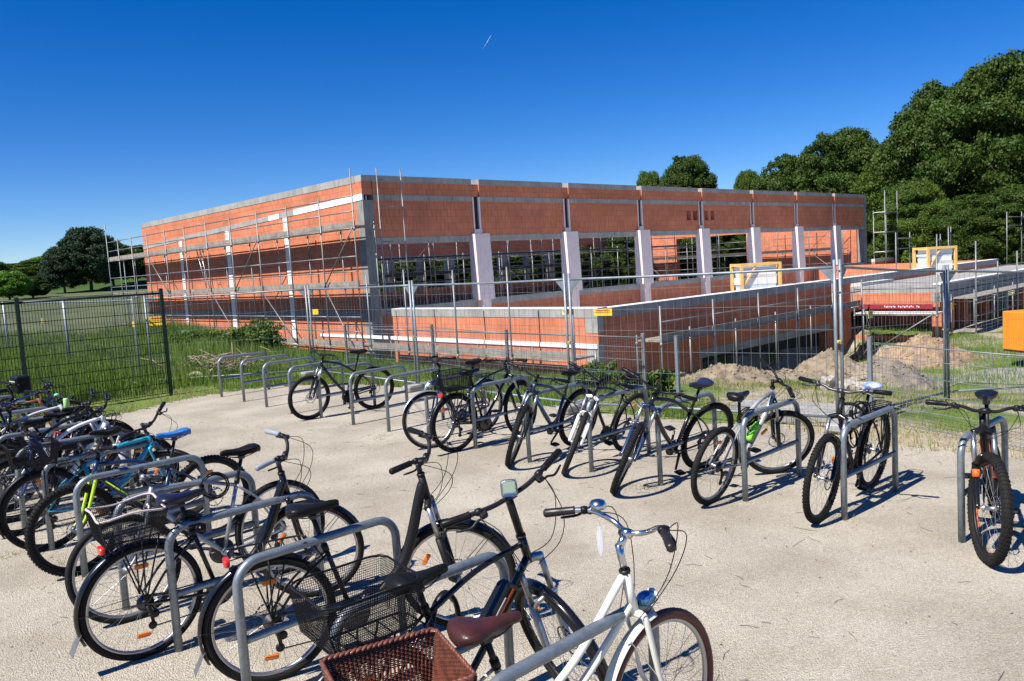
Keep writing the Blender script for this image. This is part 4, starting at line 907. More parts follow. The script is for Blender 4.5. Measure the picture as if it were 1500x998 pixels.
    mb = MB(); mb.tube([ht, ht+u*.012], .024, blackmatt, n=10); mb.tube([ht, sc_+u*.015], .019 if display else .0155, stem_m, n=10); mb.tube([sc_, sc2_], .0165, stem_m, n=8); mb.tube([sc2_+np.array([0, -.025, 0]), sc2_+np.array([0, .025, 0])], .02, stem_m, n=10); mb.build('stem', stem_m, root, M=Sm)
    hwid = {'flat': .33, 'riser': .35, 'city': .33, 'step': .31}[bar]; ends = []
    if bar in ('flat', 'riser'): half = [[0, 0, 0], [0, .07, 0], [-.005, .13, .02 if bar == 'riser' else .006], [-.02, .2, .03 if bar == 'riser' else .01], [-.055, hwid, .034 if bar == 'riser' else .012]]
    elif bar == 'step': half = [[0, 0, 0], [.01, .06, .005], [.0, .14, .05], [-.05, .22, .06], [-.14, hwid, .05]]
    else: half = [[0, 0, 0], [.03, .05, .0], [.035, .1, .02], [.0, .17, .055], [-.05, .24, .06], [-.13, hwid, .05]]
    hp = np.array(half); L_ = cat(hp, 5)+sc2_; Rr = L_*np.array([1, -1, 1]); full = np.vstack([Rr[::-1], L_[1:]])
    mb = MB(); mb.tube(full, .0115, n=9); hbar = mb.build('handlebar', barm, root, M=Sm)
    for s, P in ((1, L_), (-1, Rr)):
        cum = np.r_[0, np.cumsum(np.linalg.norm(np.diff(P, axis=0), axis=1))]; e = cum[-1]
        def pt(d): return np.array([np.interp(d, cum, P[:, i]) for i in range(3)])
        ga, gb = pt(e-.125), pt(e+0); ax_ = gb-ga; ax_ /= np.linalg.norm(ax_)
        mb = MB(); mb.tube([ga, ga+ax_*.006, ga+ax_*.06, gb, gb+ax_*.008], [.0185, .0165, .0175, .0185, .012], n=10); mb.build('grip', grip, hbar, M=Sm)
        cl_ = pt(e-.165); dn = np.array([.03, 0, -.012]); mb = MB(); mb.lathe([(.016, -.014), (.018, 0), (.016, .014)], cl_, ax_, n=10)
        mb.tube(cat([cl_, cl_+dn, cl_+dn*1.2+ax_*.03, cl_+dn*1.7+ax_*.07+np.array([0, 0, -.008]), cl_+dn*1.3+ax_*.13+np.array([0, 0, -.014])], 3), [.011]*3+[.006]*9+[.005], n=6); mb.rbox(cl_+dn*.6-ax_*.012, (.035, .035, .028), .01); mb.build('brake_lever', barm if barm is not alu else blackp, hbar, M=Sm)
    if cables:
        mb = MB()
        for s, P in ((1, L_), (-1, Rr)):
            c0 = P[len(P)*2//3]+np.array([.03, 0, -.01])
            for k, tgt in enumerate((hb+np.array([.03, s*.03, -.02]), (BB+(hb-BB)*.8)+np.array([0, s*.02, .02]))):
                fwd = np.array([.16-.05*k, -s*.03, -.07+.05*k]); mb.tube(cat([c0, c0+fwd, (c0+tgt)/2+np.array([.13, 0, -.02]), tgt], 6), .0022, n=5, caps=False)
        mb.build('cables', blackp, hbar, M=Sm)
    if bell: mb = MB(); P = L_; c = P[len(P)//2]+np.array([0, 0, .03]); mb.lathe([(.004, -.03), (.006, -.01), (.028, -.008), (.03, .004), (.022, .016), (.006, .021)], c, (0, 0, 1), n=14); mb.build('bell', bell, hbar, M=Sm)
    if display:
        mb = MB(); RR = rotm((0, 0, 1), R_(-33)) @ rotm((0, 1, 0), R_(48)); c = sc2_+np.array([-.01, 0, .035]); mb.rbox(c, (.085, .075, .018), .02, alu_m, rot=RR); o = mb.build('display', alu_m, hbar, M=Sm)
        mb = MB(); mb.rbox(c+RR @ np.array([-.008, 0, .0098]), (.05, .056, .002), .004, mat('lcd_screen', (.28, .36, .26), .15, var=.02), rot=RR); mb.rbox(c+RR @ np.array([.028, 0, .0098]), (.012, .05, .002), .003, mat('blue_key', (.03, .1, .25), .3), rot=RR); mb.build('screen', None, o, M=Sm)
    # --- saddle
    sp_ = st+sd_*max(.05, (saddle_h-.055-st[2])/sd_[2]); mb = MB(); mb.tube([st-sd_*.05, sp_], .0135, n=9); mb.tube([st-sd_*.02, st+sd_*.02], .019, blackmatt, n=9); mb.build('seat_post', alu_m if saddle_m is not blackp else blackmatt, root)
    mb = MB(); wide = .078 if bar != 'city' else .095; rows = []
    RS = rotm((0, 1, 0), R_(-saddle_pitch)); c = sp_+np.array([0, 0, .05])
    for x, hw2, zt, th_ in ((-.135, .25, -.012, .02), (-.13, .62, .0, .045), (-.11, .9, .012, .055), (-.08, 1., .013, .06), (-.04, .88, .006, .055), (0, .58, .0, .05), (.05, .34, .0, .042), (.1, .25, .004, .035), (.135, .2, .002, .03), (.148, .1, -.006, .015)):
        ring = []
        for k in range(14):
            t = 2*math.pi*k/14; yy = math.cos(t)*wide*hw2; zz = math.sin(t); ring.append([x, yy, zt+(zz*.018 if zz > 0 else zz*th_*(.75+.25*abs(math.cos(t))))-.1*(yy**2)*8*.35])
        rows.append(ring)
    V = np.array(rows); V = np.concatenate([V, V[:, :1]], 1); V = V @ RS.T+c; mb.grid(V, saddle_m); n0 = V[0, :-1]; mb.add(n0, [tuple(range(14))], saddle_m); mb.add(V[-1, :-1], [tuple(range(13, -1, -1))], saddle_m)
    sdl = mb.build('saddle', saddle_m, root)
    mb = MB()
    for s in (-1, 1): mb.tube(cat([c+RS @ np.array([-.1, s*.03, -.03]), c+RS @ np.array([-.03, s*.022, -.048]), c+RS @ np.array([.05, s*.018, -.045]), c+RS @ np.array([.11, s*.01, -.02])], 3), .0035, n=5)
    mb.rbox(sp_+np.array([0, 0, .0]), (.04, .05, .025), .008); mb.build('saddle_rails', steel_d, sdl)
    # --- drivetrain on the right side (y < 0)
    mb = MB(); cr = .09 if frame != 'mtb' else .075; cb = BB+np.array([0, -.048, 0])
    mb.lathe([(cr-.02, -.002), (cr, -.002), (cr, .002), (cr-.02, .002)], cb, (0, 1, 0), n=28)
    for k in range(5): t = k*1.2566; mb.tube([cb, cb+np.array([(cr-.012)*math.cos(t), 0, (cr-.012)*math.sin(t)])], .006, n=4)
    mb.build('chainring', steel_d, root); ca = R_(20+40*((heading*7) % 5))
    for s in (-1, 1):
        e = BB+s*np.array([.168*math.cos(ca), 0, .168*math.sin(ca)])+np.array([0, -s*.075, 0]); mb = MB(); mb.tube([BB+np.array([0, -s*.06, 0]), e], [.015, .011], n=6); cro = mb.build('crank_arm', steel_d if s > 0 else blackmatt, root)
        mb = MB(); pc = e+np.array([0, -s*.06, 0])
        mb.rbox(pc, (.095, .085, .022), .015); mb.build('pedal', blackp, cro)
    mb = MB(); rc = RH+np.array([0, -.042, 0])
    for k in range(6): mb.lathe([(.02, -.0015), (.05-.005*k, -.0012), (.05-.005*k, .0012), (.02, .0015)], rc+np.array([0, -.0045*k+.01, 0]), (0, 1, 0), n=18)
    mb.build('cassette', steel_d, rw)
    mb = MB(); rcx = rc+np.array([0, -.005, 0]); dj = RH+np.array([.03, -.055, -.12])
    for z0, z1 in ((cr, .035),): mb.tube([cb+np.array([0, 0, z0]), rcx+np.array([0, 0, z1])], .0045, n=4)
    mb.tube([cb+np.array([0, 0, -cr]), dj+np.array([.01, 0, -.03]), dj+np.array([-.02, 0, -.02]), dj+np.array([.02, 0, .05]), rcx+np.array([.03, 0, -.02])], .0045, n=4); mb.build('chain', steel_d, root)
    if not chaincase:
        mb = MB(); mb.tube([RH+np.array([0, -.06, -.01]), RH+np.array([.02, -.065, -.06]), dj], [.012, .014, .01], n=6)
        for q_ in (dj+np.array([-.005, 0, -.02]), dj+np.array([.015, 0, .045])): mb.lathe([(.004, -.004), (.024, -.004), (.024, .004), (.004, .004)], q_, (0, 1, 0), n=12)
        mb.build('derailleur', blackmatt, root)
    else:
        mb = MB(); mb.rbox((BB+RH)/2+np.array([0, -.055, 0]), (.5, .025, .13), .02, rot=rotm((0, 1, 0), math.atan2(-(BB-RH)[2], (BB-RH)[0]))); mb.build('chain_guard', blackp, root)
    if motor: mb = MB(); mb.lathe([(.02, -.05), (.085, -.045), (.095, 0), (.085, .045), (.02, .05)], BB+np.array([.02, 0, -.02]), (0, 1, 0), n=18); mb.build('motor', blackp, root)
    # --- mudguards
    def guard(C, a0, a1, m, M=None, name='mudguard', R0=None, wd=.026):
        R0 = R0 or r+.014; mb = MB(); n_ = 22; V = np.zeros((n_, 10, 3))
        for i, t in enumerate(np.linspace(R_(a0), R_(a1), n_)):
            for j, (dy, dr_) in enumerate(((-wd, -.012), (-wd*.8, -.002), (-wd*.3, .004), (wd*.3, .004), (wd*.8, -.002), (wd, -.012), (wd*.8, -.004), (wd*.3, .001), (-wd*.3, .001), (-wd, -.012))): V[i, j] = C+np.array([(R0+dr_)*math.cos(t), dy, (R0+dr_)*math.sin(t)])
        mb.grid(V, m)
        for s in (-1, 1):
            for t in (R_(a0 if C[0] > .5 else a1)*1.0+(.5 if C[0] > .5 else -.5), ): mb.tube([C+np.array([R0*math.cos(t), s*wd, R0*math.sin(t)]), C+np.array([0, s*.06, .01])], .0022, m, n=4, caps=False)
        return mb.build(name, m, root, M=M)
    if fender:
        if frame != 'cream': guard(RH, 60, 205, fender)
        guard(FH, 95 if frame == 'cream' else 25, 165, fender, Sm)
    if tail or rack:
        pass
    # --- carrier
    top = np.array([0, 0, r*2+.055])
    if rack:
        mb = MB(); x0, x1 = -.17, .22; z = top[2]
        mb.tube(cat([[x1, -.03, z], [x1-.05, -.065, z], [x0+.04, -.065, z], [x0, -.03, z], [x0, .03, z], [x0+.04, .065, z], [x1-.05, .065, z], [x1, .03, z]], 4), .0055, n=6)
        for x in np.linspace(x0+.06, x1-.06, 5): mb.tube([[x, -.065, z], [x, .065, z]], .004, n=5)
        for s in (-1, 1):
            for x in (-.12, .0, .1): mb.tube([[x, s*.065, z], [0, s*.062, r+.02]], .005, n=6)
            mb.tube([[x1, s*.03, z], [st[0]-.01, s*.015, st[2]-.06]], .004, n=5)
        mb.build('carrier', blackmatt, root)
    if tail:
        mb = MB(); c = np.array([-.2, 0, top[2]-.04]) if rack else np.array([-r-.015, 0, r+.1]); mb.rbox(c, (.03, .075, .04), .012); mb.build('tail_lamp', red_r, root)
        if fender: mb = MB(); V = [[-r*.96-.01, -.03, r-.08], [-r*.96-.01, .03, r-.08], [-r-.05, .036, r-.19], [-r-.05, -.036, r-.19]]; V += [[x+.004, y, z+.003] for x, y, z in V]; mb.add(V, [(0,1,2,3),(7,6,5,4),(0,4,5,1),(1,5,6,2),(2,6,7,3),(3,7,4,0)], None, False); mb.build('mud_flap', mat('grey_rubber', (.12, .12, .13), .6), root)
    if basket:
        kind, L, Wd, H, bx, bz = basket; base = np.array([bx, 0, bz]); fl_ = 1.18
        def pnl(mb, A, B, Cc, D, nu, nv, rr_, m=None):
            A, B, Cc, D = map(np.array, (A, B, Cc, D))
            for i in range(nu+1): t = i/nu; mb.tube([A+(B-A)*t, D+(Cc-D)*t], rr_, m, n=3, caps=False)
            for j in range(nv+1): t = j/nv; mb.tube([A+(D-A)*t, B+(Cc-B)*t], rr_, m, n=3, caps=False)
        b4 = [base+np.array([sx*L/2/fl_, sy*Wd/2/fl_, 0]) for sx, sy in ((-1, -1), (1, -1), (1, 1), (-1, 1))]; t4 = [base+np.array([sx*L/2, sy*Wd/2, H]) for sx, sy in ((-1, -1), (1, -1), (1, 1), (-1, 1))]
        if kind in ('mesh', 'rope'):
            m = blackp; mb = MB(); st_ = .0095
            for i in range(4): j = (i+1) % 4; ln = np.linalg.norm(t4[i]-t4[j]); pnl(mb, b4[i], b4[j], t4[j], t4[i], int(ln/st_), int(H/st_), .0013)
            pnl(mb, b4[0], b4[1], b4[2], b4[3], int(L/.013), int(Wd/.013), .0013); bk = mb.build('basket', m, root)
            mb = MB(); rim_ = []
            for i in range(4): p0, p1 = t4[i], t4[(i+1) % 4]; rim_ += [p0+(p1-p0)*.12, p0+(p1-p0)*.4, p0+(p1-p0)*.6, p0+(p1-p0)*.88]
            if kind == 'rope': rim_ = [q_+np.array([0, 0, .014*math.sin(k*1.1)]) for k, q_ in enumerate(rim_)]
            rim_.append(rim_[0]); P = cat(rim_, 5); mb.tube(P[:-1], .0065 if kind == 'rope' else .005, n=7, closed=True)
            mb.build('rim', mat('pale_rope', (.62, .52, .5), .9, bump=.6, bscale=200) if kind == 'rope' else m, bk)
        elif kind == 'wicker':
            wm = mat('brown_wicker', (.11, .035, .022), .5, var=.3, vscale=30, coat=.2); wm2 = mat('light_wicker', (.18, .055, .032), .5, var=.3, vscale=30, coat=.2); mb = MB()
            for i in range(4):
                A, B, Cc, D = b4[i], b4[(i+1) % 4], t4[(i+1) % 4], t4[i]; ln = np.linalg.norm(A-B); nu = int(ln/.014); nv = int(H/.0075); nn = np.cross(B-A, D-A); nn /= np.linalg.norm(nn)
                for q_ in range(nu+1): t = q_/nu; mb.tube([A+(B-A)*t, D+(Cc-D)*t], .0046, wm2, n=5, caps=False)
                for j in range(nv):
                    s = j/nv; P0 = A+(D-A)*s; P1 = B+(Cc-B)*s; pts = [P0+(P1-P0)*(k/(nu*1.))+nn*.0045*(1 if (k+j) % 2 else -1) for k in range(nu+1)]
                    if j in (nv//2, nv//2+1): continue
                    mb.tube(pts, .0028, wm, n=4, caps=False)
            for j in range(int(Wd/.01)): y = -Wd/2/fl_+j*.01/fl_; mb.tube([[base[0]-L/2/fl_, y, bz+.002], [base[0]+L/2/fl_, y, bz+.002]], .004, wm, n=4, caps=False)
            bk = mb.build('basket', wm, root); mb = MB(); ring = []
            for i in range(4):
                p0, p1 = t4[i], t4[(i+1) % 4]
                for t in np.linspace(.04, .96, int(np.linalg.norm(p1-p0)/.009)): ring.append(p0+(p1-p0)*t)
            ring = np.array(ring); m_ = len(ring)
            for sh in (0, 3.14): mb.tube(ring+np.stack([np.zeros(m_), .005*np.cos(np.arange(m_)*1.3+sh), .005*np.sin(np.arange(m_)*1.3+sh)], 1), .0075, wm2, n=6, closed=True)
            mb.build('rim', wm2, bk)
    if bottle: mb = MB(); d = (hb-BB)/np.linalg.norm(hb-BB); n_ = np.array([-d[2], 0, d[0]]); c = BB+d*.2+n_*.06; mb.lathe([(.0, 0), (.034, .002), (.036, .02), (.036, .09), (.031, .1), (.036, .11), (.036, .16), (.02, .175), (.02, .2), (.0, .202)], c, d, n=16); mb.build('bottle', bottle, root)
    if light:
        mb = MB(); c = hb+np.array([.075, 0, .035]); RL = rotm((0, 1, 0), R_(8)); mb.ell(c, (.05, .035, .032), None, 12, 8, RL); ll_ = mb.build('headlamp', light, root, M=Sm); mb = MB(); mb.lathe([(.03, 0), (.031, .01), (.02, .016)], c+np.array([.035, 0, 0]), (1, 0, 0), n=14); mb.build('lens', white_p, ll_, M=Sm)
    if stand: mb = MB(); mb.tube([RH+np.array([.06, .06, -.02]), RH+np.array([.0, .17, -.33])], .008, n=6); mb.build('kickstand', blackmatt, root)
    if lock:
        c = BB+(hb-BB)*.45+np.array([-.05, .03, .03]); mb = MB(); P = [c+np.array([.0, 0, 0]), c+np.array([-.01, .02, .1]), c+np.array([-.06, .05, .17]), c+np.array([-.1, .06, .1]), c+np.array([-.1, .07, -.02])]; mb.tube(cat(P, 5), .016, n=8, flat=.5); lk = mb.build('folding_lock', blackp, root)
        mb = MB(); 
    if extra: extra(dict(root=root, hbar=hbar, S=Sm, sc=sc2_, L=L_, R=Rr, hb=hb, ht=ht, BB=BB, st=st, c=c, r=r, FH=FH, u=u, fo=fo, fr=fr, sdl=sdl, RH=RH))
    return root

def col_(n, c, rough=.3, **k): return mat(n, c, rough, coat=.4, var=.06, **k)
cyan = col_('cyan_paint', (.02, .3, .44)); lime = col_('lime_paint', (.5, .8, .02)); silver = col_('silver_paint', (.42, .44, .48), metal=.6); navy = col_('navy_paint', (.012, .03, .09)); mint = col_('mint_paint', (.25, .7, .5))
cream = col_('cream_paint', (.74, .74, .64)); whitef = col_('white_frame_paint', (.7, .71, .72)); brownc = col_('copper_paint', (.36, .14, .05)); blue = col_('blue_paint', (.012, .035, .12)); darkred = col_('dark_red_paint', (.25, .02, .02))
orange_a = mat('orange_decal', (.85, .13, .02), .4, var=.02); brown_leather = mat('brown_leather', (.042, .016, .014), .35, bump=.15, bscale=80, spec=.35, vscale=12, color2=(.07, .018, .018)); lamp_blue = mat('glossy_blue_chrome', (.12, .3, .6), .12, metal=.8)

BIKES = []
def B(label, rear=None, front=None, heading=None, **k):
    """contact points given on the ground; the nearer one is the anchor"""
    wb = k.get('wb', 1.08)*k.get('scale', 1.03)
    if rear is None: d = np.array([math.sin(R_(heading)), math.cos(R_(heading))]); rear = np.array(front[:2])-d*wb
    return bike(label, rear, heading, **k)
gnd = lambda u, v: at(u, v)[:2]
hubp = lambda u, v, z=.36: at(u, v, z)[:2]
def coil_lock(e, c, rad, n_=4, ax=(0, 1, 0), m=None):
    mb = MB(); c = np.array(c); t = np.linspace(0, n_*6.283, n_*16); ax = np.array(ax, float); u_ = np.cross(ax, [0, 0, 1.]); u_ /= np.linalg.norm(u_); w_ = np.cross(ax, u_)
    mb.tube(c+rad*(np.cos(t)[:, None]*u_+np.sin(t)[:, None]*w_)*(1+.12*np.sin(t*.37))[:, None]+ax*(t*.0022)[:, None], .0055, n=6); mb.rbox(c+u_*rad, (.03, .03, .06), .01); mb.build('cable_lock', m or blackp, e['root'])
def lock_extra(e): coil_lock(e, e['st']+np.array([.16, .0, .0]), .085, 4, (.3, .9, .2)); coil_lock(e, e['BB']+(e['hb']-e['BB'])*.5+np.array([0, .03, .05]), .07, 3, (.1, 1, .3))
def seat_lock(e): coil_lock(e, e['st']+np.array([.0, .0, .03]), .06, 5, (.1, .3, 1))
def fat_extra(e):
    for sy_ in (-1, 1):
        mb = MB(); c0 = e['FH']+np.array([0, sy_*.062, 0])-e['fo']*.02; mb.tube([c0+e['u']*.2, c0+e['u']*.25], .0235, n=12); mb.build('fork_band', orange_a, e['root'], M=e['S'])
        mb = MB(); t0 = e['hb']-e['u']*.03+np.array([0, sy_*.062, 0]); mb.tube([t0, t0-e['u']*.15], .0165, n=10); mb.build('blue_stanchion', col_('blue_metal', (.08, .25, .6), .2, metal=.7), e['root'], M=e['S'])
    mb = MB()
    for i in range(40):
        if i % 10 < 5: t0 = i*math.pi/20; t1 = t0+.15; R1 = e['r']*.78; mb.tube([e['FH']+np.array([R1*math.cos(t0), .012, R1*math.sin(t0)]), e['FH']+np.array([R1*math.cos(t1), .012, R1*math.sin(t1)])], .004, n=4)
    mb.build('rim_decal', orange_a, e['root'], M=e['S'])
# far row, left to right
B('black electric mountain bicycle standing alone in the far row among empty racks', front=gnd(455, 615), heading=-124, frame='mtb', fc=blackm, fork='susp', forkc=blackm, knob=False, tw=.028, steer=6, lean=-4, bar='riser', motor=True, saddle_h=.98, refl=False, spokes=24)
B('dark bicycle with silver mudguards pointing at the camera behind the red tail lamp', front=gnd(632, 657), heading=-143, frame='step', fc=navy, fork='rigid', forkc=blue, fender=mat('silver_guard', (.35, .4, .5), .35, metal=.5), bar='step', rim=alu_m, steer=-28, lean=-3, rack=True, light=alu, saddle_h=.97)
B('black electric bicycle with rear wire basket and red tail lamp seen from behind', rear=gnd(668, 662), heading=48, frame='diamond', fc=blackm, fork='susp', fender=blackp, rack=True, tail=True, basket=('mesh', .4, .3, .2, -.02, .775), motor=True, steer=12, lean=3, tw=.024, refl=False, saddle_h=.95)
B('navy mountain bicycle with cyan decals and knobbly tyres left of the white fork', front=gnd(752, 682), heading=-136, frame='mtb', fc=navy, fork='susp', forkc=blackm, knob=True, tw=.029, steer=32, lean=-11, bar='riser', accent=mat('cyan_decal', (.02, .5, .8), .4), rim=blackmatt, refl=False)
B('bicycle with a thick white suspension fork and pale looping cables', front=gnd(831, 693), heading=-138, frame='diamond', fc=blackmatt, fork='susp', forkc=white_p, tw=.026, steer=32, lean=-16, bar='riser', stand=True, light=None)
B('black mountain bicycle with widest handlebar leaning right in the middle of the far row', front=gnd(908, 719), heading=-124, frame='mtb', fc=blackm, fork='susp', forkc=navy, tw=.027, knob=True, steer=36, lean=-16, bar='riser', spokes=28, saddle_m=mat('blue_black_vinyl', (.02, .025, .06), .35), scale=1.06, refl=False)
def wh(e):
    pass
B('white and black mountain bicycle with bright green bottle facing away', rear=gnd(1040, 738), heading=46, frame='mtb', fc=mat('silver_white', (.42, .44, .46), .3, coat=.4, color2=(.1, .1, .11), vscale=5), fork='susp', forkc=blackm, bottle=mat('green_bottle', (.25, .75, .05), .35), tw=.027, steer=-38, lean=11, bar='riser', rim=alu_m, fender=None, scale=1.04, extra=lock_extra)
B('black bicycle with knobbly front tyre and rear carrier, white and blue saddle', front=gnd(1200, 764), heading=-136, frame='diamond', fc=blackmatt, fork='susp', forkc=blackm, knob=True, tw=.026, steer=2, lean=-6, bar='riser', barm=steel_d, rack=True, accent=mat('blue_decal', (.1, .25, .6), .4), saddle_m=mat('white_blue_vinyl', (.55, .6, .7), .35, color2=(.03, .08, .3), vscale=12), scale=1.05, extra=lock_extra)
B('wide tyred black mountain bicycle with orange decals at the right edge', front=at(1450, 824)[:2], heading=-147, frame='mtb', fc=blackmatt, fork='susp', forkc=blackm, knob=True, tw=.033, r=.365, steer=20, lean=3, bar='riser', accent=orange_a, scale=1.05, refl=False, rim=blackmatt, saddle_h=.97, bar_h=-.05, extra=fat_extra)
# near row, front to back
def cream_extra(e):
    M = e['S']; mb = MB(); c = e['L'][len(e['L'])//2+1]; mb.lathe([(.006, -.02), (.01, .004), (.034, .008), (.036, .02), (.036, .026), (.028, .04), (.008, .047)], c+np.array([0, 0, .012]), (0, 0, 1), n=20); mb.build('bell', alu, e['hbar'], M=M)
    mb = MB(); mb.tube([c, c+np.array([0, -.005, -.05])], .0015, white_p, n=4); V = []
    for t in np.linspace(0, 2*math.pi, 17)[:-1]: V.append(c+np.array([.004*math.cos(t), .022*math.cos(t), -.12+.065*math.sin(t)]))
    V += [q+np.array([.0015, .0, 0]) for q in V]; mb.add(V, [tuple(range(16)), tuple(range(31, 15, -1))]+[(i, (i+1) % 16, 16+(i+1) % 16, 16+i) for i in range(16)], mat('grey_tag', (.55, .56, .6), .4), False); mb.build('hanging_tag', None, e['hbar'], M=M)
B('cream bicycle with brown saddle, wicker rear basket and brown tyres in the foreground', front=hubp(968, 1013, .362), heading=63, frame='cream', fc=cream, fork='rigid', forkc=cream, tyre=rubber_br, rim=alu_m, fender=cream, bar='city', barm=alu, stem_m=alu, grip=mat('brown_grip', (.018, .012, .011), .4), saddle_m=brown_leather, saddle_h=.89, basket=('wicker', .44, .38, .22, -.08, .60), rack=False, light=lamp_blue, steer=14, lean=3, r=.355, tw=.024, extra=cream_extra, scale=1.02, refl=False, chaincase=True, bar_h=-.03)
def orange_extra(e):
    d = (e['hb']-e['BB']); d /= np.linalg.norm(d); root = e['root']
    mb = MB(); c = e['BB']+d*.4; n_ = np.array([-d[2], 0, d[0]]); RR = np.stack([d, [0, 1, 0], n_], 1); mb.rbox(c+n_*.045, (.3, .075, .08), .02, blackm, rot=RR); bt = mb.build('battery', blackm, root)
    for s in (-1, 1):
        mb = MB(); mb.box(c+n_*.045+np.array([0, s*.0385, 0]), (.26, .002, .012), orange_a, rot=RR); mb.box(c+n_*.062+np.array([0, s*.0385, 0]), (.16, .002, .008), white_p, rot=RR); mb.build('decal', orange_a, bt)
    mb = MB(); P = [e['st']+np.array([.05, .06, -.2]), e['st']+np.array([.09, .065, -.05]), e['st']+np.array([.15, .065, .0]), e['st']+np.array([.2, .06, -.06]), e['st']+np.array([.22, .055, -.2])]; mb.tube(cat(P, 5), .019, n=8, flat=.6); lk = mb.build('folding_lock', blackp, root)
    pc = (P[2]+P[3])/2+np.array([.012, .0, .005]); mb = MB(); 
    Rt = Matrix.Rotation(R_(180), 3, 'Z') @ Matrix.Rotation(R_(90), 3, 'X'); Mt = Matrix.Translation(Vector(pc+np.array([.0, .022, -.01]))) @ (Matrix.Rotation(R_(55), 4, 'Y') @ Rt.to_4x4())
    mb.rbox((0, 0, -.002), (.075, .024, .004), .01); pl = mb.build('badge', white_p, lk); pl.matrix_local = Mt; text_mesh('ABUS', .02, blackp, lk, Mt @ Matrix.Translation((0, 0, .0012)))
B('black electric bicycle with orange stripe, display on the bar and wire rear basket', front=hubp(818, 930, .36), heading=50, frame='diamond', fc=blackm, fork='susp', forkc=alu_m, tw=.026, bar='flat', display=True, fender=blackm, rack=True, basket=('mesh', .42, .32, .2, -.03, .79), steer=-97, lean=4, saddle_h=.92, extra=orange_extra, motor=True, scale=1.03, bar_h=.19, bar_fwd=.03, rim=blackmatt)
B('black low step bicycle with curved frame and wide rear mudguard in the foreground', front=hubp(668, 840), heading=63, frame='step', fc=blackmatt, fork='susp', forkc=blackmatt, tw=.025, r=.352, bar='step', fender=blackm, rack=True, tail=True, steer=-30, lean=3, saddle_h=.93, stem_m=blackmatt, rim=alu_m, bar_h=-.02, scale=1.04)
B('black city bicycle with the pale rope rimmed rear basket', rear=gnd(217, 962), heading=48, frame='step', fc=blackm, fork='rigid', tw=.022, r=.352, bar='step', fender=blackm, rack=True, tail=True, basket=('rope', .36, .3, .17, -.05, .76), steer=-32, lean=4, saddle_h=.93, rim=alu_m, grip=mat('grey_grip', (.3, .33, .38), .5), saddle_m=mat('navy_vinyl', (.012, .013, .03), .3), scale=1.03, extra=seat_lock)
B('silver framed bicycle facing left behind the rope rimmed basket', front=hubp(185, 835), heading=-130, frame='diamond', fc=silver, fork='rigid', forkc=alu_m, tw=.022, bar='flat', steer=-4, lean=3, fender=None, saddle_h=.98, rim=alu_m, stem_m=alu_m, extra=lock_extra)
B('mountain bicycle with lime yellow fork and blue tipped saddle', front=hubp(112, 777), heading=-133, frame='mtb', fc=navy, fork='rigid', forkc=lime, tw=.028, knob=True, bar='riser', steer=6, lean=6, saddle_m=mat('blue_vinyl', (.02, .2, .65), .35, color2=(.02, .02, .03), vscale=7), accent=lime)
B('bicycle with bright cyan head tube and wire basket on the rear carrier', rear=SP(3.05), heading=49, frame='mtb', fc=cyan, fork='rigid', tw=.023, bar='riser', fender=blackp, rack=True, basket=('mesh', .36, .3, .17, -.06, .77), steer=-52, lean=2, saddle_h=.88, bar_h=.03)
B('white mountain bicycle with mint details behind the cyan one', rear=SP(4.4), heading=49, frame='mtb', fc=whitef, fork='susp', forkc=whitef, tw=.026, bar='riser', accent=mint, steer=-28, lean=2, spokes=20)
B('black bicycle wedged low between the lime fork and the left photo edge', rear=SP(3.8)+BX*1.05, heading=-133, frame='step', fc=blue, fork='rigid', tw=.022, bar='flat', steer=0, lean=0, spokes=20, fender=blackp, saddle_h=.82, bar_h=-.05, cables=False)
def bottle_extra(e):
    mb = MB(); c = e['ht']+np.array([.02, -.12, -.1]); mb.lathe([(.0, 0), (.032, .004), (.033, .15), (.03, .16), (.0, .161)], c, (.05, 0, 1), n=14); mb.build('hanging_bottle', mat('pale_green_plastic', (.4, .75, .25), .45), e['root'], M=e['S'])
B('pale white bicycle with mint bell and pale green bottle hanging at its bar', rear=SP(6.05), heading=48, frame='city', fc=whitef, fork='rigid', tw=.02, bar='flat', bell=mint, steer=14, lean=2, spokes=20, extra=bottle_extra)
B('dark red bicycle almost hidden between two white ones', rear=SP(5.4)+BX*1.0, heading=-133, frame='step', fc=darkred, fork='rigid', tw=.022, bar='flat', steer=0, lean=1, spokes=20, saddle_h=.85, bar_h=-.06, cables=False)
B('copper coloured bicycle with orange frame highlight near the left edge', rear=SP(7.1), heading=48, frame='city', fc=brownc, fork='rigid', tw=.022, bar='flat', steer=12, lean=2, spokes=20)
def bag_extra(e):
    mb = MB(); c = e['sc']+np.array([.1, 0, -.02]); mb.rbox(c, (.2, .28, .24), .04, blackp); mb.build('handlebar_bag', blackp, e['root'], M=e['S'])
    mb = MB(); mb.box(c+np.array([-.102, 0, .05]), (.003, .24, .014), white_p); mb.build('bag_strip', white_p, e['root'], M=e['S'])
B('dark bicycle carrying a black handlebar bag at the left edge', rear=SP(8.75), heading=48, frame='city', fc=blackm, fork='rigid', tw=.022, bar='flat', steer=5, lean=1, spokes=20, extra=bag_extra)
B('blue bicycle at the left edge behind the racks', rear=SP(8.0)+BX*.3, heading=50, frame='city', fc=blue, fork='rigid', tw=.022, bar='flat', steer=-5, lean=1, spokes=20)
B('black city bicycle facing left at the far left with only its wheel showing', rear=SP(5.0)+BX*1.15+AX*.3, heading=-134, frame='step', fc=blackm, fork='rigid', tw=.022, bar='step', fender=blackp, rack=True, steer=6, lean=0, spokes=20, saddle_h=.9, bar_h=-.04, cables=False)
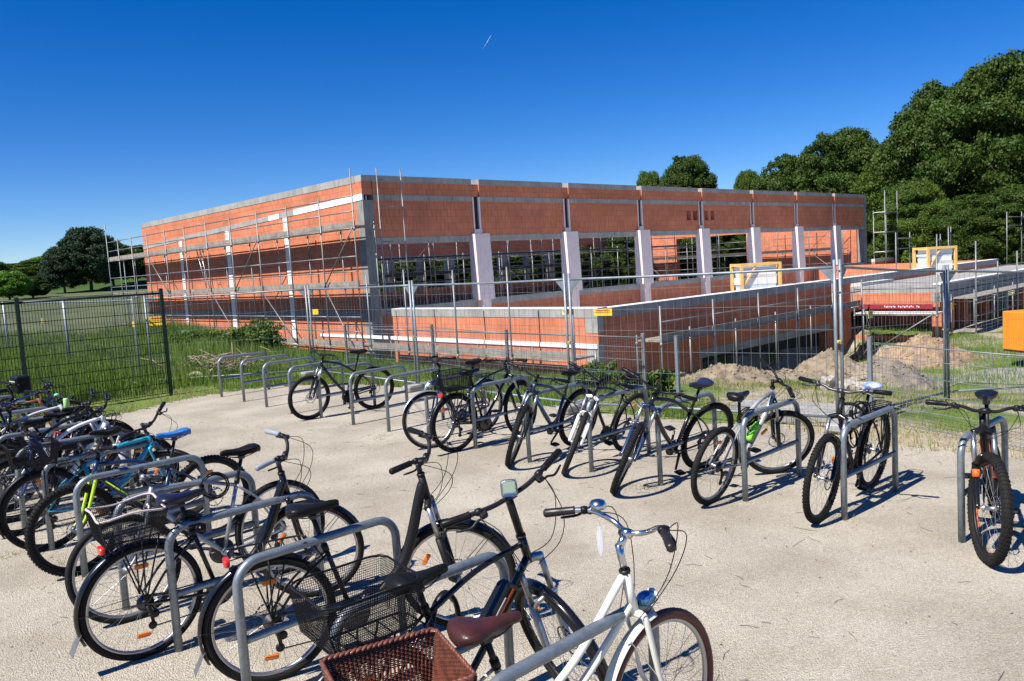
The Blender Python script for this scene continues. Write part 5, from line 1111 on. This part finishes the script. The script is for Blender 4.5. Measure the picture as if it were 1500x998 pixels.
B('black mountain bicycle tangled behind the mint detailed white one', rear=SP(4.9), heading=48, frame='mtb', fc=blackm, fork='susp', tw=.026, bar='riser', steer=-30, lean=1, spokes=20, saddle_h=.88)

p0 = atY(708, 71, 1500); p1 = atY(719, 52, 1500); mb = MB(); mb.tube([p0, (p0+p1)/2+np.array([1, 0, .5]), p1], [.12, .34, .2], n=6)
tag(mb.build('contrail', mat('vapour', (.8, .82, .85), 1., spec=0)), 'short thin white vapour trail high in the empty blue sky', 'vapour trail')

# weeds and worn tufts around the rack feet and on the open gravel
r_ = np.random.default_rng(77); pts = []
feet = [at(*p)[:2] for p in far_px[:14]]+[SP(k) for k in range(-1, 4)]
for f in feet:
    for _ in range(int(r_.integers(6, 40))): pts.append([f[0]+r_.normal()*.09, f[1]+r_.normal()*.09, 0])
for c in [at(20, 815), at(95, 830), at(940, 715), at(1330, 640), at(1150, 640), at(880, 640), at(560, 640)]:
    for _ in range(45): pts.append([c[0]+r_.normal()*.07, c[1]+r_.normal()*.07, 0])
o = bpy.data.objects.new('weed_tufts', quad_mesh('weed_tufts', blades(np.array(pts), .045, .005, 78, 1.2), grass_dry)); col.objects.link(o); tag(o, 'sparse low weeds on the gravel around the rack feet', 'weeds', kind='stuff')
V = []; X = r_.uniform(-6, 7.5, 900); Y = r_.uniform(2.3, 13, 900); k = ~off_gravel(X, Y, -.1)
for x, y in zip(X[k], Y[k]):
    a = r_.random()*6.28; q = .006+.007*r_.random(); V += [[x-q*math.cos(a), y-q*math.sin(a), .009], [x+q*.5*math.sin(a), y-q*.5*math.cos(a), .016], [x+q*math.cos(a), y+q*math.sin(a), .01], [x-q*.5*math.sin(a), y+q*.5*math.cos(a), .014]]
o = bpy.data.objects.new('leaf_litter', quad_mesh('leaf_litter', np.array(V), mat('dead_leaf', (.2, .14, .08), .8, var=.3, vscale=20))); col.objects.link(o); tag(o, 'tiny dead leaves scattered on the gravel', 'leaf litter', kind='stuff')
pts = []
for cx, cy, rx in ((1090, 545, .9), (1180, 540, .7), (1300, 520, .6), (1120, 520, .3)):
    c = atY(cx, cy, 15.9 if cy > 530 else 16.6)
    for _ in range(1500): pts.append([c[0]+r_.normal()*rx, c[1]+r_.normal()*.25, 0])
pts = np.array(pts); pts[:, 2] = gz(pts[:, 0], pts[:, 1])
o = bpy.data.objects.new('mound_weeds', quad_mesh('mound_weeds', blades(pts, .2, .014, 79, .8), grass_m)); col.objects.link(o); tag(o, 'loose weeds growing at the foot of the dirt mounds', 'weeds', kind='stuff')
